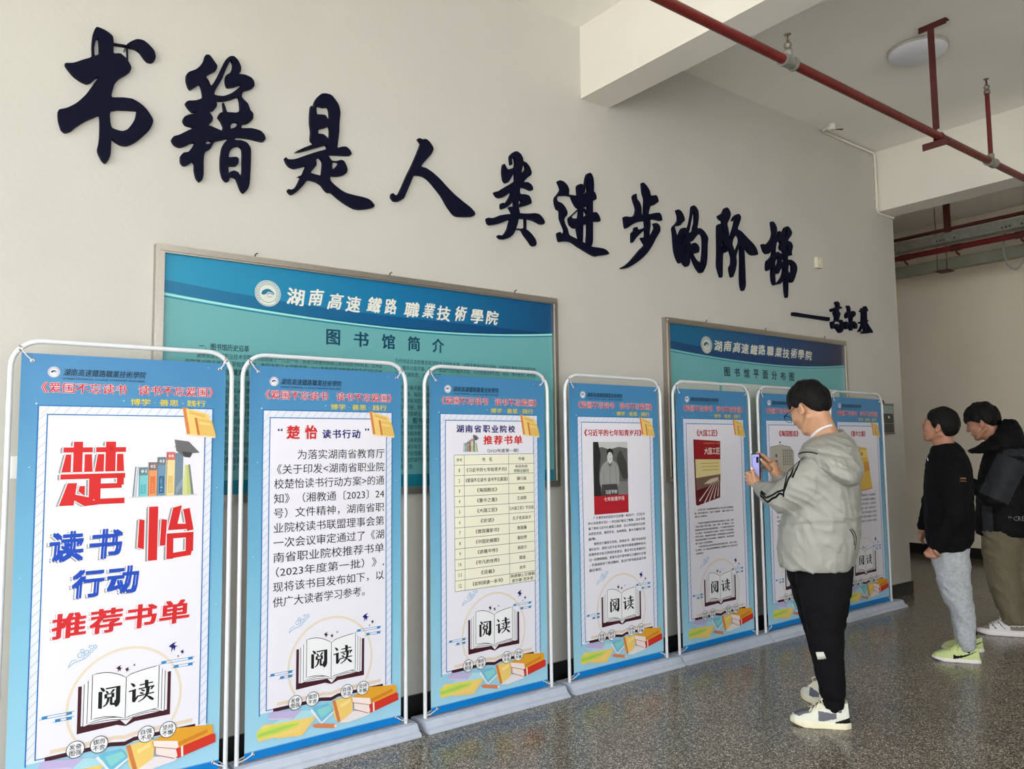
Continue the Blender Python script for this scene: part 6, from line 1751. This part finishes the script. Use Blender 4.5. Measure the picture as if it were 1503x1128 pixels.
F.sub(F.cone(at(1389, 660, .085), at(1378, 622, .08), .058, .09), .010)
F.mesh('hood', hoodie, M_blk, iters=1)
b = MB(); q = at(1361, 671, -.02); b.tube([q, (q[0]+.004, q[1]-.004, q[2]-.022)], .003, M_steel, 8); b.build('zip_pull', hoodie)
S.at = S.at
H.ribbon(hoodie, [(1409, 702), (1413, 701.5), (1418, 702)], .010, mat('ochre_print', srgb(120, 84, 46), 0.7), 'chest_print', hoodie, n=4)
H.ribbon(hoodie, [(1409, 706), (1413, 705.5), (1418, 706)], .006, MATS['ochre_print'], 'chest_print', hoodie, n=4)
F = Field((at(1360, 880, 0)[0]-.02, -.18, .06), (at(1440, 880, 0)[0]+.03, .36, at(1390, 792, .1)[2]), .0072)
F.add(F.loft(H.secs([(795, 1367, 1422, .05, .11), (822, 1369, 1424, .01, .105), (852, 1375, 1425, .0, .098), (877, 1383, 1428, .0, .09), (900, 1396, 1431, .0, .082), (925, 1401, 1433, .0, .074), (941, 1404, 1433.5, 0, .070), (945, 1407, 1432, 0, .062), (954, 1408, 1431.5, 0, .060)]), 2.2))
F.add(F.loft(H.secs([(803, 1362, 1418, .16, .11), (822, 1366, 1420, .16, .108), (852, 1378, 1422, .16, .09), (877, 1388, 1424, .16, .08), (900, 1395, 1424, .16, .072), (930, 1401, 1424, .16, .062), (936, 1403, 1422, .16, .056)]), 2.2), .02)
F.d = F.d + folds(F.X, F.Y, F.Z, .62, .78, .0065)
F.mesh('sweatpants', H.root, M_sweat, iters=1)
def paint_run(q, hl, sh, top):
    x, y, z = q[:, 0]+hl, q[:, 1], q[:, 2]-sh
    m = np.ones(len(q), int); m[z < .001] = 0
    # curved dark flash along the side
    t = (x-.115)/.13
    zc_ = .010+.045*t.clip(0, 1)**1.8; w_ = .0085*(1-t.clip(0, 1))+.0012
    m[(x > .115) & (x < .245) & (np.abs(z-zc_) < w_) & (np.abs(y) > .012)] = 2
    m[(x > .115) & (x < .125) & (z > .006) & (z < .026+.0*(x)) & (np.abs(y) > .012)] = 2
    return m
t1 = at(1368.5, 966, 0); t2 = at(1440, 972, 0)
shoe(H, 'trainer', (t1[0], -.015), (t2[0], -.005), .0042, .022, .092, [M_wsole, M_lime, M_blk2], paint_run, H.root, lace=M_lime)
_t = np.array(H.floor(1383, 953)); 
shoe(H, 'trainer', tuple(_t), tuple(_t+np.array((.235, .06))), .0046, .022, .092, [M_wsole, M_lime, M_blk2], paint_run, H.root, lace=M_lime)
for (x, y) in ((at(1420, 950, 0)[0], -.008), (at(1410, 945, .16)[0]+.02, .18)):
    F = Field((x-.06, y-.05, .03), (x+.06, y+.05, .17), .006); F.add(F.cone((x, y, .05), (x-.002, y, .16), .036, .036)); F.mesh('sock', H.root, M_blk, iters=1)

# ---- the person in the black and charcoal jacket
G = Person((6.19, 2.33), 'person in a black jacket with charcoal sleeves, olive trousers and white trainers, head bent')
at = G.at
MH3 = rotm(radians(-12), radians(-20), 0)
HC3 = at(1441, 619, .08)
F = Field((at(1400, 700, 0)[0], -.28, .05), (at(1520, 700, 0)[0]+.05, .50, 1.66), .0095)
F.add(F.ell(at(1480, 700, .09), (.12, .17, .23))); F.add(F.ell(at(1474, 785, .09), (.11, .15, .14)), .05)
F.add(F.cone(at(1474, 655, .09), at(1453, 633, .08), .056, .052), .03)
nsh, nel, nwr = at(1483, 680, -.10), at(1458, 732, -.11), at(1418, 706, -.02)
fsh, fel, fwr = at(1480, 675, .28), at(1445, 725, .27), at(1414, 704, .16)
for a, b2, c2 in ((nsh, nel, nwr), (fsh, fel, fwr)):
    F.add(F.cone(a, b2, .048, .038), .03); F.add(F.cone(b2, c2, .036, .026), .02)
for hp, kp, ap, a in (((1470, 800), (1476, 860), (1490, 908), 0), ((1485, 800), (1495, 855), (1508, 900), .17)):
    F.add(F.cone(at(*hp, a), at(*kp, a), .062, .042), .03); F.add(F.cone(at(*kp, a), at(*ap, a), .040, .028), .02)
body3 = F.mesh('body', G.root, M_skin2, iters=1)
F = Field(np.array(HC3)-(.15, .13, .19), np.array(HC3)+(.14, .13, .135), .0046)
T3 = build_head(F, HC3, MH3, 1.02)
F.add(F.cone(tuple(T3((.030, 0, -.055))), at(1474, 655, .09), .052, .056), .022)
F.add(F.cone(tuple(T3((.0, 0, -.075))), at(1464, 655, .08), .040, .048), .02)
hd = F.mesh('head', body3, M_skin2, iters=1)
eyes(T3, MH3, 1.02, hd)
build_hair(G, 'hair', HC3, MH3, 1.02, (.120, .098, .120), (.012, 0, .024), [-.13, -.10, -.085, -.05, -.02, .0, .02, .035, .06, .12], [.022, .022, .026, .030, .006, -.012, .008, -.02, -.055, -.062], .004, body3, noise=.009)
hs = []
for (c0, a0) in (((1413, 704), .0), ((1411, 703), .14)):
    p0 = np.array(at(*c0, a0)); F = Field(p0-(.09, .06, .07), p0+(.08, .06, .07), .004)
    F.add(F.cone(at(c0[0]+6, c0[1]+2, a0), at(c0[0]+2, c0[1]+1, a0), .024, .026)); F.add(F.ell(at(c0[0], c0[1], a0), (.030, .022, .026)), .012)
    for k in range(4): finger(F, [at(c0[0]-3, c0[1]-4+2.6*k, a0), at(c0[0]-8, c0[1]-6+2.8*k, a0+.008), at(c0[0]-11, c0[1]-3+2.4*k, a0+.018)], .0095, .0078)
    finger(F, [at(c0[0], c0[1]-5, a0-.012), at(c0[0]-4, c0[1]-10, a0-.014), at(c0[0]-7, c0[1]-12, a0-.008)], .011, .0085)
    hs.append(F.mesh('hand', body3, M_skin2, iters=1))
merge(body3, hd, *hs)
F = Field((at(1405, 700, 0)[0], -.30, at(1470, 792, 0)[2]), (at(1530, 700, 0)[0]+.03, .50, at(1470, 625, 0)[2]), .0082)
F.add(F.loft(G.secs([(640, 1462, 1494, .09, .08), (650, 1452, 1503, .09, .13), (664, 1444, 1511, .09, .20), (685, 1438, 1516, .09, .22), (715, 1434, 1519, .09, .22), (750, 1432, 1519, .09, .22), (775, 1431, 1517, .09, .21), (784, 1433, 1514, .09, .205)]), 2.3))
F.add(F.cone(nsh, nel, .078, .064), .05); F.add(F.cone(nel, at(1424, 708, -.02), .060, .040), .03)
F.add(F.cone(fsh, fel, .07, .055), .04); F.add(F.cone(fel, at(1421, 706, .15), .050, .040), .02)
F.d = F.d + folds(F.X, F.Y, F.Z, .4, .9, .0045)
F.sub(F.cone(at(1470, 652, .09), at(1452, 625, .08), .056, .072), .008)
# charcoal panels: upper sleeve, shoulder yoke and a side strip
pa, pb = np.array(nsh), np.array(nel)
zy = at(1480, 665, -.1)[2]; zq = at(1480, 647, -.1)[2]
x1, x2 = at(1441, 760, -.12)[0], at(1457, 760, -.12)[0]; zs = at(1450, 742, -.1)[2]
def paint_j(q):
    m = np.zeros(len(q), int)
    ba = pb-pa; t = ((q-pa)@ba)/(ba@ba)
    dd = np.linalg.norm(q-(pa+np.clip(t, 0, 1)[:, None]*ba), axis=1)
    m[(dd < .098) & (t > -.15) & (t < .98) & (q[:, 1] < -.05)] = 1
    m[(q[:, 2] > zy-.012-.10*(q[:, 0])) & (q[:, 2] < zq) & (q[:, 1] < .05) & (q[:, 0] > -.02)] = 1
    m[(q[:, 0] > x1) & (q[:, 0] < x2) & (q[:, 2] < zs) & (q[:, 1] < 0)] = 1
    return m
jk = F.mesh('jacket', G.root, [M_blk2, M_grypanel], paint=paint_j, iters=1)
F = Field((at(1408, 660, 0)[0], -.24, at(1470, 672, 0)[2]), (at(1525, 660, 0)[0], .45, at(1470, 605, 0)[2]), .0068)
F.add(F.loft(G.secs([(616, 1472, 1490, .12, .09), (622, 1464, 1495, .11, .13), (632, 1457, 1501, .10, .16), (645, 1447, 1506, .09, .18), (654, 1434, 1508, .08, .19), (660, 1420, 1508, .08, .18), (664, 1424, 1505, .07, .15)]), 2.2))
F.d = F.d + folds(F.X, F.Y, F.Z, .5, .85, .006)
F.sub(F.cone(at(1468, 656, .09), at(1446, 616, .08), .062, .105), .010)
F.mesh('hood', jk, M_blk2, iters=1)
b = P_ = None
# small grey lettering low on the back of the jacket
def surf_text(Pn, o, body, x0, y0, x1, y1, m, name):
    co, fs = glyphs(body, 0, 1); lo, hi = co.min(0), co.max(0)
    vs = []
    for c_ in co:
        px = x0+(x1-x0)*(c_[0]-lo[0])/(hi[0]-lo[0]); py = y1+(y0-y1)*(c_[1]-lo[1])/(hi[1]-lo[1])
        l, n_ = Pn.cast(o, px, py)
        if l is None: return
        vs.append(tuple(l+n_*.003))
    b = MB(); b.add(vs, fs, m); b.build(name, o)
surf_text(G, jk, 'CREA', 1487, 757, 1510, 764, mat('grey_print', (0.16, 0.16, 0.17, 1), 0.6), 'printed_word')
surf_text(G, jk, 'EN', 1480, 757, 1485, 760, MATS['grey_print'], 'printed_word')
F = Field((at(1430, 850, 0)[0]-.02, -.18, .055), (at(1530, 850, 0)[0], .36, at(1470, 775, .1)[2]), .008)
F.add(F.loft(G.secs([(777, 1439, 1500, 0, .12), (800, 1441, 1499, .0, .118), (830, 1444, 1496, .0, .105), (860, 1451, 1497, 0, .10), (885, 1459, 1502, .0, .098), (900, 1468, 1506, 0, .095), (910, 1470, 1508, 0, .092), (915, 1474, 1506, 0, .085)]), 2.2))
F.add(F.loft(G.secs([(777, 1455, 1512, .17, .12), (810, 1462, 1512, .17, .11), (850, 1474, 1516, .17, .10), (890, 1484, 1522, .17, .095), (903, 1488, 1524, .17, .09)]), 2.2), .02)
F.d = F.d + folds(F.X, F.Y, F.Z, .6, .8, .0075)
F.mesh('trousers', G.root, M_olive, iters=1)
def paint_wt(q, hl, sh, top):
    x, y, z = q[:, 0]+hl, q[:, 1], q[:, 2]-sh
    m = np.ones(len(q), int); m[z < .001] = 0
    m[(x < .075) & (z > .012)] = 2
    m[(np.abs(np.mod(x+z*.9, .055)-.02) < .0035) & (x > .08) & (x < .20) & (z > .016)] = 3
    m[(x > .20) & (z > .012) & (z < .040)] = 2
    return m
t1 = at(1434.5, 920, 0); t2 = at(1507, 928, 0)
shoe(G, 'trainer', (t1[0], -.02), (t2[0], .0), .0048, .030, .092, [M_wsole, M_wht, M_tan, M_blk2], paint_wt, G.root, lace=M_wht)
shoe(G, 'trainer', (at(1470, 905, .17)[0]-.01, .16), (at(1540, 905, .17)[0]-.02, .20), .0052, .030, .092, [M_wsole, M_wht, M_tan, M_blk2], paint_wt, G.root, lace=M_wht)
